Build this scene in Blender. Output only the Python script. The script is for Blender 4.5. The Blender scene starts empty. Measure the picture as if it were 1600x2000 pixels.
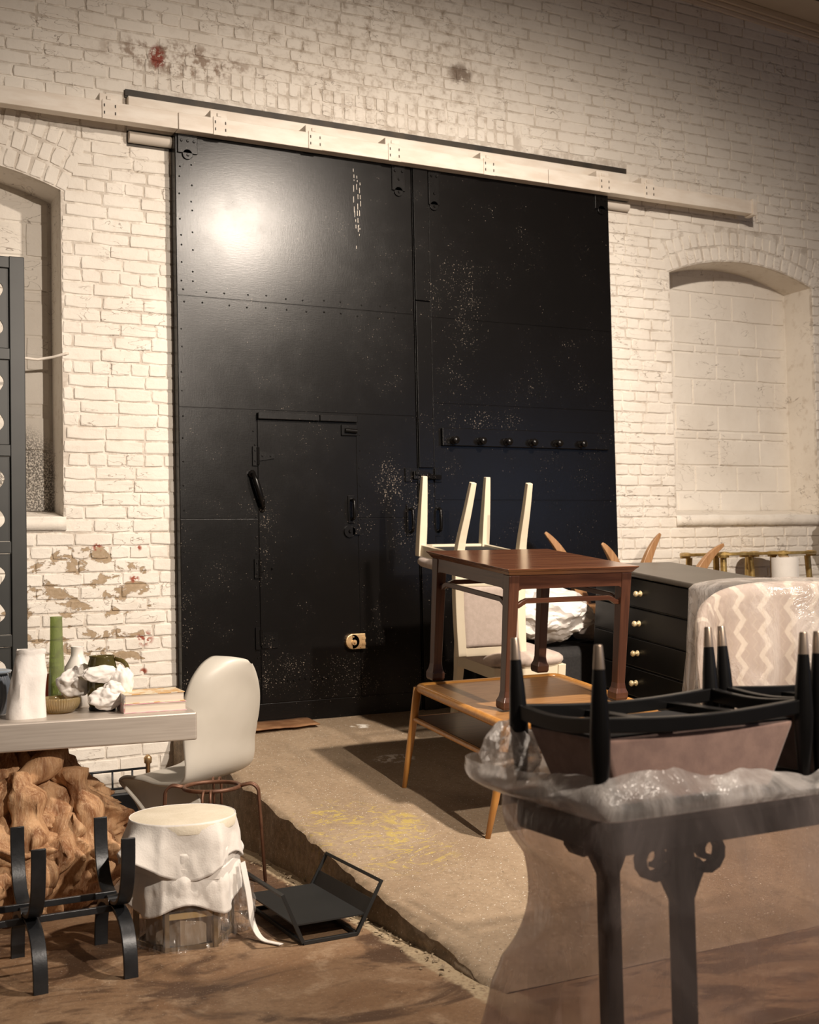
import bpy, bmesh, math, random
from mathutils import Vector, Matrix, Euler, noise
R = math.radians
random.seed(7)
S = bpy.context.scene
COL = S.collection

# ------------------------------------------------------------------ camera
cam = bpy.data.cameras.new('camera')
cam.sensor_fit = 'VERTICAL'; cam.sensor_height = 36.0; cam.lens = 2380 / 2000 * 36.0
cam.clip_start = 0.05; cam.clip_end = 100
cam.dof.use_dof = True; cam.dof.focus_distance = 5.3; cam.dof.aperture_fstop = 4.0
camo = bpy.data.objects.new('camera', cam); COL.objects.link(camo)
CAM = Vector((0, -6.679, 1.32))
_y, _p, _r = R(27.43), R(2.34), R(1.26)
FW = Vector((math.sin(_y) * math.cos(_p), math.cos(_y) * math.cos(_p), math.sin(_p)))
_r0 = FW.cross(Vector((0, 0, 1))).normalized(); _u0 = _r0.cross(FW)
RT = _r0 * math.cos(_r) - _u0 * math.sin(_r); UP = RT.cross(FW)
camo.matrix_world = Matrix(((RT.x, UP.x, -FW.x, CAM.x), (RT.y, UP.y, -FW.y, CAM.y), (RT.z, UP.z, -FW.z, CAM.z), (0, 0, 0, 1)))
S.camera = camo

# ------------------------------------------------------------------ world, lamps, exposure
S.view_settings.view_transform = 'Standard'; S.view_settings.look = 'None'
S.view_settings.gamma = 1.0; S.view_settings.use_curve_mapping = False
S.view_settings.exposure = 0.0
w = bpy.data.worlds.new('world'); S.world = w; w.use_nodes = True
w.node_tree.nodes['Background'].inputs[0].default_value = (1.0, 0.80, 0.66, 1)
w.node_tree.nodes['Background'].inputs[1].default_value = 0.075

def spot(name, loc, target, power, col, cone, blend, radius):
    l = bpy.data.lights.new(name, 'SPOT'); l.energy = power; l.color = col
    l.spot_size = R(cone); l.spot_blend = blend; l.shadow_soft_size = radius
    o = bpy.data.objects.new(name, l); COL.objects.link(o); o.location = loc
    o.rotation_euler = (Vector(target) - Vector(loc)).to_track_quat('-Z', 'Y').to_euler()
    return o
spot('ceiling_spot_lamp', (3.65, -3.85, 4.40), (3.9, -0.75, 0.45), 1230, (1.0, 0.865, 0.73), 132, 1.0, 0.085)
spot('ceiling_spot_lamp', (2.9, -8.0, 3.9), (2.2, -0.5, 1.15), 1620, (1.0, 0.865, 0.73), 62, 1.0, 0.06)
l = bpy.data.lights.new('daylight_window_lamp', 'AREA'); l.shape = 'RECTANGLE'; l.size = 2.2; l.size_y = 1.5
l.energy = 18; l.color = (0.45, 0.62, 1.0)
o = bpy.data.objects.new('daylight_window_lamp', l); COL.objects.link(o); o.location = (9.2, -8.6, 2.2)
o.rotation_euler = (Vector((4.2, 0, 1.6)) - Vector(o.location)).to_track_quat('-Z', 'Y').to_euler()

# ------------------------------------------------------------------ node helpers and materials
class NT:
    def __init__(s, name):
        s.m = bpy.data.materials.new(name); s.m.use_nodes = True
        s.t = s.m.node_tree; s.b = s.t.nodes['Principled BSDF']; s.out = s.t.nodes['Material Output']
    def n(s, typ, **kw):
        x = s.t.nodes.new(typ)
        for k, v in kw.items(): setattr(x, k, v)
        return x
    def l(s, a, b): s.t.links.new(a, b)
    def put(s, sock, v):
        if hasattr(v, 'is_linked') or isinstance(v, bpy.types.NodeSocket): s.l(v, sock)
        elif isinstance(v, (tuple, list)) and len(v) == 3 and sock.type == 'RGBA': sock.default_value = (*v, 1)
        else: sock.default_value = v
    def math(s, op, a, b=0.0, clamp=False):
        x = s.n('ShaderNodeMath', operation=op, use_clamp=clamp); s.put(x.inputs[0], a); s.put(x.inputs[1], b); return x.outputs[0]
    def mix(s, f, a, b):
        x = s.n('ShaderNodeMix', data_type='RGBA'); s.put(x.inputs[0], f); s.put(x.inputs[6], a); s.put(x.inputs[7], b); return x.outputs[2]
    def pos(s): return s.n('ShaderNodeNewGeometry').outputs['Position']
    def objc(s): return s.n('ShaderNodeTexCoord').outputs['Object']
    def scale(s, v, sc):
        x = s.n('ShaderNodeMapping'); s.l(v, x.inputs[0]); x.inputs['Scale'].default_value = sc; return x.outputs[0]
    def noise(s, v, sc, det=4.0, rough=0.55, dist=0.0):
        x = s.n('ShaderNodeTexNoise'); s.l(v, x.inputs['Vector'])
        x.inputs['Scale'].default_value = sc; x.inputs['Detail'].default_value = det
        x.inputs['Roughness'].default_value = rough; x.inputs['Distortion'].default_value = dist
        return x.outputs['Fac']
    def step(s, v, lo, hi):
        x = s.n('ShaderNodeMapRange', interpolation_type='SMOOTHSTEP'); s.put(x.inputs[0], v)
        x.inputs[1].default_value = lo; x.inputs[2].default_value = hi; x.inputs[3].default_value = 0; x.inputs[4].default_value = 1
        return x.outputs[0]
    def sep(s, v):
        x = s.n('ShaderNodeSeparateXYZ'); s.l(v, x.inputs[0]); return x.outputs
    def bump(s, h, st, dist, prev=None):
        x = s.n('ShaderNodeBump'); s.l(h, x.inputs['Height']); x.inputs['Strength'].default_value = st; x.inputs['Distance'].default_value = dist
        if prev is not None: s.l(prev, x.inputs['Normal'])
        return x.outputs[0]
    def set(s, **kw):
        names = dict(col='Base Color', rough='Roughness', metal='Metallic', nor='Normal', spec='Specular IOR Level', trans='Transmission Weight',
                     ior='IOR', alpha='Alpha', coat='Coat Weight', coatr='Coat Roughness', sheen='Sheen Weight', sub='Subsurface Weight')
        for k, v in kw.items(): s.put(s.b.inputs[names[k]], v)
        return s.m

def plain(name, c1, c2=None, rough=0.5, metal=0.0, sc=8.0, stretch=(1, 1, 1), bump=0.0, bsc=60.0, spec=0.5, coat=0.0, sheen=0.0):
    t = NT(name); v = t.scale(t.objc(), stretch)
    f = t.noise(v, sc, 5)
    col = t.mix(t.step(f, 0.3, 0.7), c1, c2 or tuple(x * 0.8 for x in c1))
    t.set(col=col, rough=rough, metal=metal, spec=spec, coat=coat, sheen=sheen)
    if bump: t.set(nor=t.bump(t.noise(v, bsc, 4), bump, 0.004))
    return t.m

def wood(name, c1, c2, rough=0.35, axis=0, sc=5.0, coat=0.2):
    t = NT(name); st = [14.0, 14.0, 14.0]; st[axis] = 1.0
    v = t.scale(t.objc(), st)
    f = t.noise(v, sc, 6, 0.6, 0.6); g = t.noise(t.objc(), 3.0, 2)
    col = t.mix(t.step(f, 0.32, 0.68), c1, c2)
    col = t.mix(t.math('MULTIPLY', t.step(g, 0.45, 0.75), 0.35), col, c2)
    t.set(col=col, rough=rough, coat=coat, coatr=0.2, nor=t.bump(f, 0.06, 0.002))
    return t.m

def wall_material(name, dirt=0.25, joint=False):
    t = NT(name); p = t.pos(); x, y, z = t.sep(p)
    def reg(cx, cz, rx, rz, lo=0.5, hi=1.0):
        a = t.math('DIVIDE', t.math('SUBTRACT', x, cx), rx); b = t.math('DIVIDE', t.math('SUBTRACT', z, cz), rz)
        d = t.math('ADD', t.math('MULTIPLY', a, a), t.math('MULTIPLY', b, b))
        return t.math('SUBTRACT', 1.0, t.step(d, lo, hi))
    n1 = t.noise(p, 2.2, 5); n2 = t.noise(p, 14, 8, 0.65); n3 = t.noise(p, 38, 6, 0.7)
    col = t.mix(t.step(n1, 0.3, 0.7), (0.72, 0.665, 0.59), (0.80, 0.75, 0.675))
    col = t.mix(t.math('MULTIPLY', t.step(n2, 0.52, 0.72), dirt), col, (0.47, 0.38, 0.29))
    if joint:
        jl = t.math('MULTIPLY', t.step(t.noise(p, 9, 6, 0.7), 0.42, 0.58), t.math('SUBTRACT', 1.0, t.step(y, 0.01, 0.03)))
        col = t.mix(t.math('MULTIPLY', jl, 0.45), col, (0.27, 0.205, 0.145))
    # hairline cracks in the paint
    pc = t.scale(p, (1.0, 1.0, 2.6)); c = t.noise(pc, 5.5, 3, 0.5, 0.5)
    c = t.math('ABSOLUTE', t.math('SUBTRACT', c, 0.5)); cm = t.step(t.noise(p, 3.2, 3), 0.48, 0.58)
    crack = t.math('MULTIPLY', t.math('SUBTRACT', 1.0, t.step(c, 0.002, 0.008)), cm)
    col = t.mix(t.math('MULTIPLY', crack, 0.65), col, (0.16, 0.11, 0.075))
    # soot over the middle of the upper wall
    g = t.math('MULTIPLY', reg(3.35, 4.55, 1.25, 0.75, 0.1, 1.0), t.math('MULTIPLY', t.step(n2, 0.44, 0.66), t.step(n3, 0.30, 0.62)))
    col = t.mix(t.math('MULTIPLY', g, 0.62), col, (0.27, 0.20, 0.135))
    g = t.math('MULTIPLY', reg(3.9, 4.45, 0.10, 0.075, 0.1, 1.2), t.step(n2, 0.38, 0.5)); col = t.mix(t.math('MULTIPLY', g, 0.85), col, (0.16, 0.11, 0.075))
    g = t.math('MULTIPLY', reg(2.05, 4.22, 0.55, 0.13, 0.2, 1.0), t.step(n2, 0.45, 0.6)); col = t.mix(t.math('MULTIPLY', g, 0.8), col, (0.22, 0.14, 0.09))
    g = t.math('MULTIPLY', reg(1.915, 4.215, 0.055, 0.075, 0.3, 1.1), t.step(n3, 0.38, 0.5)); col = t.mix(g, col, (0.23, 0.045, 0.025))
    # peeled paint low on the left pier: tan render, a few red brick spots
    peel = t.noise(t.scale(p, (1, 1, 1.5)), 7.5, 6, 0.62, 0.4)
    zone = reg(1.45, 1.05, 0.62, 0.60, 0.35, 1.0)
    pm = t.step(t.math('MULTIPLY', peel, zone), 0.535, 0.55)
    col = t.mix(pm, col, t.mix(t.step(n3, 0.4, 0.6), (0.34, 0.25, 0.155), (0.40, 0.30, 0.20)))
    rim = t.math('SUBTRACT', t.step(t.math('MULTIPLY', peel, zone), 0.522, 0.535), pm)
    col = t.mix(t.math('MULTIPLY', rim, 0.45), col, (0.2, 0.13, 0.08))
    for cx, cz, rr in ((1.545, 1.435, 0.026), (1.745, 1.26, 0.026), (1.80, 0.93, 0.045), (1.77, 1.43, 0.018), (1.79, 0.75, 0.02)):
        col = t.mix(t.math('MULTIPLY', reg(cx, cz, rr * 1.25, rr * 1.1, 0.1, 1.1), t.step(t.noise(p, 30, 4, 0.6), 0.46, 0.54)), col, (0.30, 0.075, 0.04))
    # unpainted grey speckle low in the left niche
    sp = t.math('MULTIPLY', reg(1.18, 1.75, 0.30, 0.42, 0.3, 1.0), t.step(t.noise(p, 110, 3, 0.7), 0.44, 0.52))
    sp = t.math('MULTIPLY', sp, t.step(y, 0.2, 0.25)); col = t.mix(t.math('MULTIPLY', sp, 0.85), col, (0.09, 0.075, 0.06))
    # bare grey render patch at the far right
    g = t.step(t.math('ADD', reg(6.97, 1.36, 0.19, 0.24, 0.2, 1.0), t.math('MULTIPLY', t.math('SUBTRACT', n2, 0.5), 1.6)), 0.48, 0.53)
    col = t.mix(g, col, (0.33, 0.28, 0.22))
    b = t.bump(n3, 0.35, 0.004); b = t.bump(n2, 0.45, 0.010, b); b = t.bump(pm, 0.6, -0.004, b)
    return t.set(col=col, rough=0.62, nor=b, spec=0.35)

M = {}
M['brick'] = wall_material('painted_brick', 0.20)
M['mortar'] = wall_material('painted_mortar', 0.5, True)
M['block'] = wall_material('painted_block', 0.10)

def floor_material():
    t = NT('stained_floor'); p = t.pos(); x, y, z = t.sep(p)
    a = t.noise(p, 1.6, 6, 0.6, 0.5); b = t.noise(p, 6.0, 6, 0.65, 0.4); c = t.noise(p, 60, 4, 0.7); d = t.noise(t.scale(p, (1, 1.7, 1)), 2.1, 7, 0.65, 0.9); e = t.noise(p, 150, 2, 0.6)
    col = t.mix(t.step(a, 0.35, 0.65), (0.20, 0.112, 0.058), (0.315, 0.205, 0.122))
    col = t.mix(t.math('MULTIPLY', t.step(b, 0.50, 0.68), 0.65), col, (0.40, 0.285, 0.185))
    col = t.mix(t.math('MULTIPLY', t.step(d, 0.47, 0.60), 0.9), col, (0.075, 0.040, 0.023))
    col = t.mix(t.math('MULTIPLY', t.step(c, 0.46, 0.68), 0.40), col, (0.12, 0.07, 0.04))
    col = t.mix(t.math('MULTIPLY', t.math('SUBTRACT', 1.0, t.step(c, 0.28, 0.40)), 0.5), col, (0.46, 0.35, 0.24))
    col = t.mix(t.math('MULTIPLY', t.step(e, 0.685, 0.71), 0.7), col, (0.62, 0.53, 0.42))
    # pale mortar fillet at the foot of the ramp
    wob = t.math('ADD', x, t.math('MULTIPLY', t.math('SUBTRACT', b, 0.5), 0.10))
    fi = t.math('MULTIPLY', t.step(wob, 1.865, 1.89), t.math('MULTIPLY', t.step(y, -3.75, -3.35), t.math('SUBTRACT', 1.0, t.step(wob, 1.99, 2.02))))
    col = t.mix(t.math('MULTIPLY', fi, t.math('ADD', 0.35, t.step(c, 0.35, 0.6))), col, (0.42, 0.33, 0.215))
    return t.set(col=col, rough=t.math('ADD', 0.40, t.math('MULTIPLY', b, 0.3)), nor=t.bump(c, 0.3, 0.004, t.bump(b, 0.2, 0.008)), spec=0.4)
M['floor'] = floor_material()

def ramp_material():
    t = NT('worn_concrete'); p = t.pos(); x, y, z = t.sep(p)
    a = t.noise(p, 1.8, 5, 0.6, 0.4); b = t.noise(p, 22, 6, 0.7); c = t.noise(p, 120, 2, 0.6); d = t.noise(t.scale(p, (2, .7, 1)), 4, 5)
    col = t.mix(t.step(a, 0.3, 0.7), (0.275, 0.198, 0.128), (0.355, 0.268, 0.182))
    col = t.mix(t.math('MULTIPLY', t.step(b, 0.5, 0.7), 0.5), col, (0.21, 0.155, 0.10))
    col = t.mix(t.math('MULTIPLY', t.step(d, 0.52, 0.7), 0.35), col, (0.20, 0.15, 0.10))
    e1 = t.noise(p, 60, 4, 0.7); col = t.mix(t.math('MULTIPLY', t.step(e1, 0.48, 0.68), 0.45), col, (0.17, 0.125, 0.08)); col = t.mix(t.math('MULTIPLY', t.math('SUBTRACT', 1.0, t.step(e1, 0.28, 0.42)), 0.4), col, (0.50, 0.42, 0.32))
    col = t.mix(t.math('MULTIPLY', t.step(c, 0.665, 0.69), 0.9), col, (0.78, 0.72, 0.62))
    col = t.mix(t.math('MULTIPLY', t.math('SUBTRACT', 1.0, t.step(t.noise(p, 70, 2), 0.27, 0.30)), 0.7), col, (0.09, 0.065, 0.045))
    # splash of yellow marking paint
    def reg(cx, cy, rx, ry):
        q = t.math('DIVIDE', t.math('SUBTRACT', x, cx), rx); r = t.math('DIVIDE', t.math('SUBTRACT', y, cy), ry)
        return t.math('SUBTRACT', 1.0, t.step(t.math('ADD', t.math('MULTIPLY', q, q), t.math('MULTIPLY', r, r)), 0.35, 1.0))
    v = t.noise(t.scale(p, (1, 2.0, 1)), 5.2, 3, 0.5, 1.2); ln = t.math('SUBTRACT', 1.0, t.step(t.math('ABSOLUTE', t.math('SUBTRACT', v, 0.5)), 0.012, 0.03))
    yl = t.math('MULTIPLY', t.math('MULTIPLY', ln, reg(2.22, -2.0, 0.34, 0.55)), t.step(b, 0.38, 0.55))
    yl = t.math('MAXIMUM', yl, t.math('MULTIPLY', reg(2.42, -1.87, 0.10, 0.11), t.step(b, 0.44, 0.56)))
    yl = t.math('MAXIMUM', yl, t.math('MULTIPLY', reg(2.33, -2.06, 0.14, 0.07), t.step(b, 0.47, 0.58)))
    yl = t.math('MAXIMUM', yl, t.math('MULTIPLY', reg(2.13, -1.68, 0.13, 0.06), t.step(b, 0.5, 0.6)))
    col = t.mix(t.math('MULTIPLY', yl, 0.62), col, (0.50, 0.38, 0.08))
    # white plaster spill
    wv = t.math('MULTIPLY', reg(2.83, -1.0, 0.13, 0.09), t.step(b, 0.50, 0.55)); col = t.mix(wv, col, (0.75, 0.70, 0.62))
    wv = t.math('MULTIPLY', reg(2.95, -0.33, 0.07, 0.05), t.step(b, 0.48, 0.55)); col = t.mix(wv, col, (0.8, 0.75, 0.67))
    # patchy darker tone over the left edge of the slab
    e = t.math('MULTIPLY', t.math('SUBTRACT', 1.0, t.step(x, 1.96, 1.99)), t.step(b, 0.35, 0.6)); col = t.mix(t.math('MULTIPLY', e, 0.55), col, (0.12, 0.085, 0.05))
    return t.set(col=col, rough=0.68, nor=t.bump(b, 0.35, 0.006, t.bump(c, 0.2, 0.003)), spec=0.35)
M['ramp'] = ramp_material()

def door_material(name, gloss=0.25, wear=1.0):
    t = NT(name); p = t.pos(); x, y, z = t.sep(p)
    a = t.noise(t.scale(p, (1, 1, 1)), 2.0, 4); f = t.noise(t.scale(p, (60, 1, 9)), 3.0, 4, 0.7); s = t.noise(p, 130, 2, 0.65); k = t.noise(p, 4.5, 5, 0.6)
    g = t.noise(t.scale(p, (9, 1, 80)), 3.0, 4, 0.7)
    col = t.mix(a, (0.0030, 0.0026, 0.0024), (0.0048, 0.0041, 0.0038))
    # chips concentrated around hasp, handles and leaf edges
    def reg(cx, cz, rx, rz):
        q = t.math('DIVIDE', t.math('SUBTRACT', x, cx), rx); r = t.math('DIVIDE', t.math('SUBTRACT', z, cz), rz)
        return t.math('SUBTRACT', 1.0, t.step(t.math('ADD', t.math('MULTIPLY', q, q), t.math('MULTIPLY', r, r)), 0.15, 1.0))
    zone = reg(3.42, 1.72, 0.30, 0.36)
    for q in ((3.75, 2.72, 0.36, 0.60, 0.6), (3.9, 2.19, 0.6, 0.10), (2.0, 1.1, 0.07, 0.8), (2.48, 1.1, 0.06, 0.9), (2.75, 0.72, 0.55, 0.10, 0.65), (3.1, 0.6, 0.9, 0.10), (3.10, 1.55, 0.10, 0.3), (3.05, 0.55, 0.12, .12)):
        zone = t.math('MAXIMUM', zone, t.math('MULTIPLY', reg(*q[:4]), q[4] if len(q) > 4 else 0.8))
    chip = t.step(t.math('ADD', t.math('ADD', t.math('MULTIPLY', s, 0.72), t.math('MULTIPLY', k, 0.28)), t.math('MULTIPLY', zone, 0.052 * wear)), 0.675, 0.692)
    col = t.mix(t.math('MULTIPLY', chip, 0.5), col, (0.46, 0.38, 0.31))
    ro = t.math('ADD', gloss, t.math('MULTIPLY', t.step(k, 0.4, 0.7), 0.025))
    return t.set(col=col, rough=ro, spec=0.30, nor=t.bump(f, 0.13, 0.0015, t.bump(g, 0.13, 0.0015, t.bump(s, 0.07, 0.0012, t.bump(k, 0.02, 0.006)))))
M['door'] = door_material('black_gloss_paint')
M['door_hw'] = door_material('black_painted_iron', 0.27, 1.4)
M['white_rail'] = plain('cream_painted_steel', (0.76, 0.70, 0.62), (0.66, 0.58, 0.49), 0.5, 0, 5, (1, 4, 4), 0.15, 40)
M['steel_and_gap_shade'] = plain('sooty_steel_and_gap_shade', (0.028, 0.024, 0.02), (0.06, 0.045, 0.03), 0.6, 0.2, 6)  # steel of beam and screws, also the painted shade of gaps
M['rust'] = plain('rusty_steel', (0.17, 0.075, 0.03), (0.30, 0.16, 0.075), 0.7, 0.3, 9, (1, 1, 1), 0.4, 50)
M['brass'] = plain('worn_brass', (0.62, 0.40, 0.20), (0.75, 0.52, 0.28), 0.38, 0.7, 12)
M['ceil'] = plain('grey_plaster', (0.62, 0.56, 0.49), (0.56, 0.50, 0.43), 0.8, 0, 2)
M['wood_trim'] = wood('painted_wood_trim', (0.74, 0.64, 0.53), (0.64, 0.54, 0.43), 0.6)

# ------------------------------------------------------------------ mesh helpers
class MB:
    def __init__(s): s.v = []; s.f = []
    def add(s, vs, fs):
        n = len(s.v); s.v += [tuple(p) for p in vs]; s.f += [tuple(i + n for i in f) for f in fs]; return s
    def box(s, c, d, rot=None):
        hx, hy, hz = d[0] / 2, d[1] / 2, d[2] / 2
        vs = [Vector((x, y, z)) for x in (-hx, hx) for y in (-hy, hy) for z in (-hz, hz)]
        if rot is not None:
            m = rot if isinstance(rot, Matrix) else Euler(rot).to_matrix()
            vs = [m @ p for p in vs]
        c = Vector(c)
        return s.add([p + c for p in vs], [(0, 1, 3, 2), (4, 6, 7, 5), (0, 4, 5, 1), (2, 3, 7, 6), (0, 2, 6, 4), (1, 5, 7, 3)])
    def span(s, a, b): return s.box([(a[i] + b[i]) / 2 for i in range(3)], [abs(b[i] - a[i]) for i in range(3)])
    def sweep(s, pts, secs, closed=False, up=(0, 0, 1), cap=True):
        """secs: one list of (a,b) offsets, or a list per point; a along side, b along up."""
        P = [Vector(p) for p in pts]; n = len(P); up = Vector(up)
        if not isinstance(secs[0][0], (tuple, list)): secs = [secs] * n
        k = len(secs[0]); base = len(s.v); prev = None
        for i in range(n):
            if closed: t = P[(i + 1) % n] - P[i - 1]
            else: t = P[min(i + 1, n - 1)] - P[max(i - 1, 0)]
            t.normalize()
            if prev is None:
                u = up - t * up.dot(t)
                if u.length < 1e-4: u = Vector((1, 0, 0)) - t * t.x
            else:
                u = prev - t * prev.dot(t)
            u.normalize(); prev = u; sd = t.cross(u)
            for a, b in secs[i]: s.v.append(tuple(P[i] + sd * a + u * b))
        m = n if closed else n - 1
        for i in range(m):
            for j in range(k):
                a = base + i * k + j; b = base + i * k + (j + 1) % k
                c = base + ((i + 1) % n) * k + (j + 1) % k; d = base + ((i + 1) % n) * k + j
                s.f.append((a, b, c, d))
        if cap and not closed:
            s.f.append(tuple(base + j for j in reversed(range(k)))); s.f.append(tuple(base + (n - 1) * k + j for j in range(k)))
        return s
    def tube(s, pts, r, seg=10, closed=False, cap=True, flat=1.0):
        rs = r if isinstance(r, (list, tuple)) else [r] * len(pts)
        secs = [[(q * math.cos(2 * math.pi * j / seg), q * flat * math.sin(2 * math.pi * j / seg)) for j in range(seg)] for q in rs]
        return s.sweep(pts, secs, closed, cap=cap)
    def bar(s, pts, wd, th, up=(0, 0, 1), closed=False):
        return s.sweep(pts, [(-wd / 2, -th / 2), (wd / 2, -th / 2), (wd / 2, th / 2), (-wd / 2, th / 2)], closed, up)
    def lathe(s, prof, seg=24, c=(0, 0, 0), cap=True):
        base = len(s.v); k = len(prof)
        for j in range(seg):
            a = 2 * math.pi * j / seg
            for r, z in prof: s.v.append((c[0] + r * math.cos(a), c[1] + r * math.sin(a), c[2] + z))
        for j in range(seg):
            for i in range(k - 1):
                s.f.append((base + j * k + i, base + ((j + 1) % seg) * k + i, base + ((j + 1) % seg) * k + i + 1, base + j * k + i + 1))
        if cap:
            if prof[0][0] > 1e-5: s.f.append(tuple(base + j * k for j in reversed(range(seg))))
            if prof[-1][0] > 1e-5: s.f.append(tuple(base + j * k + k - 1 for j in range(seg)))
        return s
    def grid(s, fn, nu, nv, cu=False):
        base = len(s.v)
        for i in range(nu):
            for j in range(nv): s.v.append(tuple(fn(i / (nu if cu else nu - 1), j / (nv - 1))))
        for i in range(nu if cu else nu - 1):
            for j in range(nv - 1):
                s.f.append((base + i * nv + j, base + ((i + 1) % nu) * nv + j, base + ((i + 1) % nu) * nv + j + 1, base + i * nv + j + 1))
        return s
    def mesh(s, name):
        m = bpy.data.meshes.new(name); m.from_pydata(s.v, [], s.f); m.validate(); 
        bm = bmesh.new(); bm.from_mesh(m); bmesh.ops.recalc_face_normals(bm, faces=bm.faces); bm.to_mesh(m); bm.free()
        return m

def obj(name, mb, mat, parent=None, smooth=False, bevel=0, seg=2, sub=0, solid=0, loc=None, rot=None, angle=40):
    me = mb.mesh(name) if isinstance(mb, MB) else mb
    if isinstance(mat, str): mat = M[mat]
    if not me.materials: me.materials.append(mat)
    o = bpy.data.objects.new(name, me); COL.objects.link(o); o.parent = parent
    if loc is not None: o.location = loc
    if rot is not None: o.rotation_euler = rot
    if solid:
        q = o.modifiers.new('solidify', 'SOLIDIFY'); q.thickness = solid; q.offset = 0
    if bevel:
        q = o.modifiers.new('bevel', 'BEVEL'); q.width = bevel; q.segments = seg; q.limit_method = 'ANGLE'; q.angle_limit = R(35)
    if sub:
        q = o.modifiers.new('subdivision', 'SUBSURF'); q.levels = sub; q.render_levels = sub
    if smooth or sub:
        me.polygons.foreach_set('use_smooth', [True] * len(me.polygons))
        if smooth == 'auto':
            try: me.set_sharp_from_angle(angle=R(angle))
            except Exception: pass
    return o
def tag(o, label=None, cat=None, group=None, kind=None):
    for k, v in (('label', label), ('category', cat), ('group', group), ('kind', kind)):
        if v: o[k] = v
    return o
def struct(name, mb, mat, label=None, **kw):
    o = obj(name, mb, mat, **kw); o['kind'] = 'structure'
    if label: o['label'] = label
    return o
def thing(name, label, cat, loc=(0, 0, 0), rot=(0, 0, 0), group=None):
    o = bpy.data.objects.new(name, None); COL.objects.link(o); o.empty_display_size = 0.1
    o.location = loc; o.rotation_euler = rot
    return tag(o, label, cat, group)
def copy_tree(o, parent=None):
    kids = list(o.children); c = o.copy(); COL.objects.link(c); c.parent = parent
    for k in kids: copy_tree(k, c)
    return c
RAMP0, RSL = 0.43, 0.125
def rz(y): return RAMP0 + RSL * y
TILT = math.atan(RSL)
def fbm(p, sc=1.0, o=3): return noise.fractal(Vector(p) * sc, 1.0, 2.0, o)
def arc(c, r, a0, a1, n, ax=(1, 0, 0), ay=(0, 0, 1)):
    c, ax, ay = Vector(c), Vector(ax), Vector(ay)
    return [c + ax * r * math.cos(a0 + (a1 - a0) * i / n) + ay * r * math.sin(a0 + (a1 - a0) * i / n) for i in range(n + 1)]
def fillet(pts, r, n=4, closed=False):
    P = [Vector(p) for p in pts]; out = []; m = len(P)
    for i in range(m):
        if not closed and i in (0, m - 1): out.append(P[i]); continue
        a, b, c = P[i - 1], P[i], P[(i + 1) % m]
        u = (a - b); v = (c - b); q = min(r, u.length * .45, v.length * .45); u.normalize(); v.normalize()
        s0, s1 = b + u * q, b + v * q
        for k in range(n + 1):
            t = k / n; out.append(s0 * (1 - t) ** 2 + b * 2 * t * (1 - t) + s1 * t * t)
    return out

# ================================================================== THE SETTING
# ---- back wall: render body with two arched blind niches
N1, N2 = (0.013, 1.368, 3.385, 0.13), (5.565, 6.92, 3.315, 0.13)     # x0, x1, springing z, rise
SILL, ND, ZT = 1.585, 0.28, 5.75
def arch_z(n, x, off=0.0):
    x0, x1, zs, rise = n; c = (x0 + x1) / 2; hw = (x1 - x0) / 2
    rad = (hw * hw + rise * rise) / (2 * rise); zc = zs + rise - rad; rr = rad + off
    q = rr * rr - (x - c) ** 2
    return zc + math.sqrt(q) if q > 0 else -1
wb = MB()
wb.span((-1.2, 0, -0.05), (9.0, 0.5, SILL))
for a, b in ((-1.2, N1[0]), (N1[1], N2[0]), (N2[1], 9.0)): wb.span((a, 0, SILL), (b, 0.5, ZT))
for n in (N1, N2):
    wb.span((n[0], ND, SILL), (n[1], 0.5, n[2] + n[3]))
    K = 20
    for i in range(K):
        xa, xb = n[0] + (n[1] - n[0]) * i / K, n[0] + (n[1] - n[0]) * (i + 1) / K
        za, zb = arch_z(n, xa), arch_z(n, xb)
        vs = [(xa, 0, za), (xb, 0, zb), (xb, 0, ZT), (xa, 0, ZT), (xa, .5, za), (xb, .5, zb), (xb, .5, ZT), (xa, .5, ZT)]
        wb.add(vs, [(0, 1, 2, 3), (4, 7, 6, 5), (0, 4, 5, 1), (3, 2, 6, 7), (0, 3, 7, 4), (1, 5, 6, 2)])
wall = struct('wall_back', wb, 'mortar', 'old brick wall painted cream white with two arched blind niches')

# ---- bricks: rounded, uneven pieces standing a little proud of the joints
def brick_geo(L, H, D, rnd, inset=0.0055, jit=0.0028):
    def ring(ins, y, j):
        hx, hz = L / 2 - ins, H / 2 - ins
        pts = [(-hx, -hz), (0, -hz), (hx, -hz), (hx, 0), (hx, hz), (0, hz), (-hx, hz), (-hx, 0)]
        out = []
        for k, (a, b) in enumerate(pts):
            cut = 0.8 if k % 2 == 0 else 1.0
            da = (inset * 0.45 if k % 2 == 0 else 0)
            out.append((a - math.copysign(da, a) * (a != 0) + rnd.uniform(-j, j), y + rnd.uniform(-j, j) * 0.35, b - math.copysign(da, b) * (b != 0) + rnd.uniform(-j, j)))
        return out
    r0 = ring(0.0, 0.004, jit * .6); r1 = ring(inset * 0.25, -D * 0.65, jit); r2 = ring(inset, -D, jit)
    vs = r0 + r1 + r2; fs = []
    for q in (0, 8):
        for k in range(8): fs.append((q + k, q + (k + 1) % 8, q + 8 + (k + 1) % 8, q + 8 + k))
    fs.append(tuple(range(16, 24)))
    return vs, fs
CH, BL, JT = 0.0722, 0.212, 0.0072
rb = random.Random(11)
slots = []      # cx, cz, L, H, rot about Y
def header_zone(z): return 3.92 < z < 4.02
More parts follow.
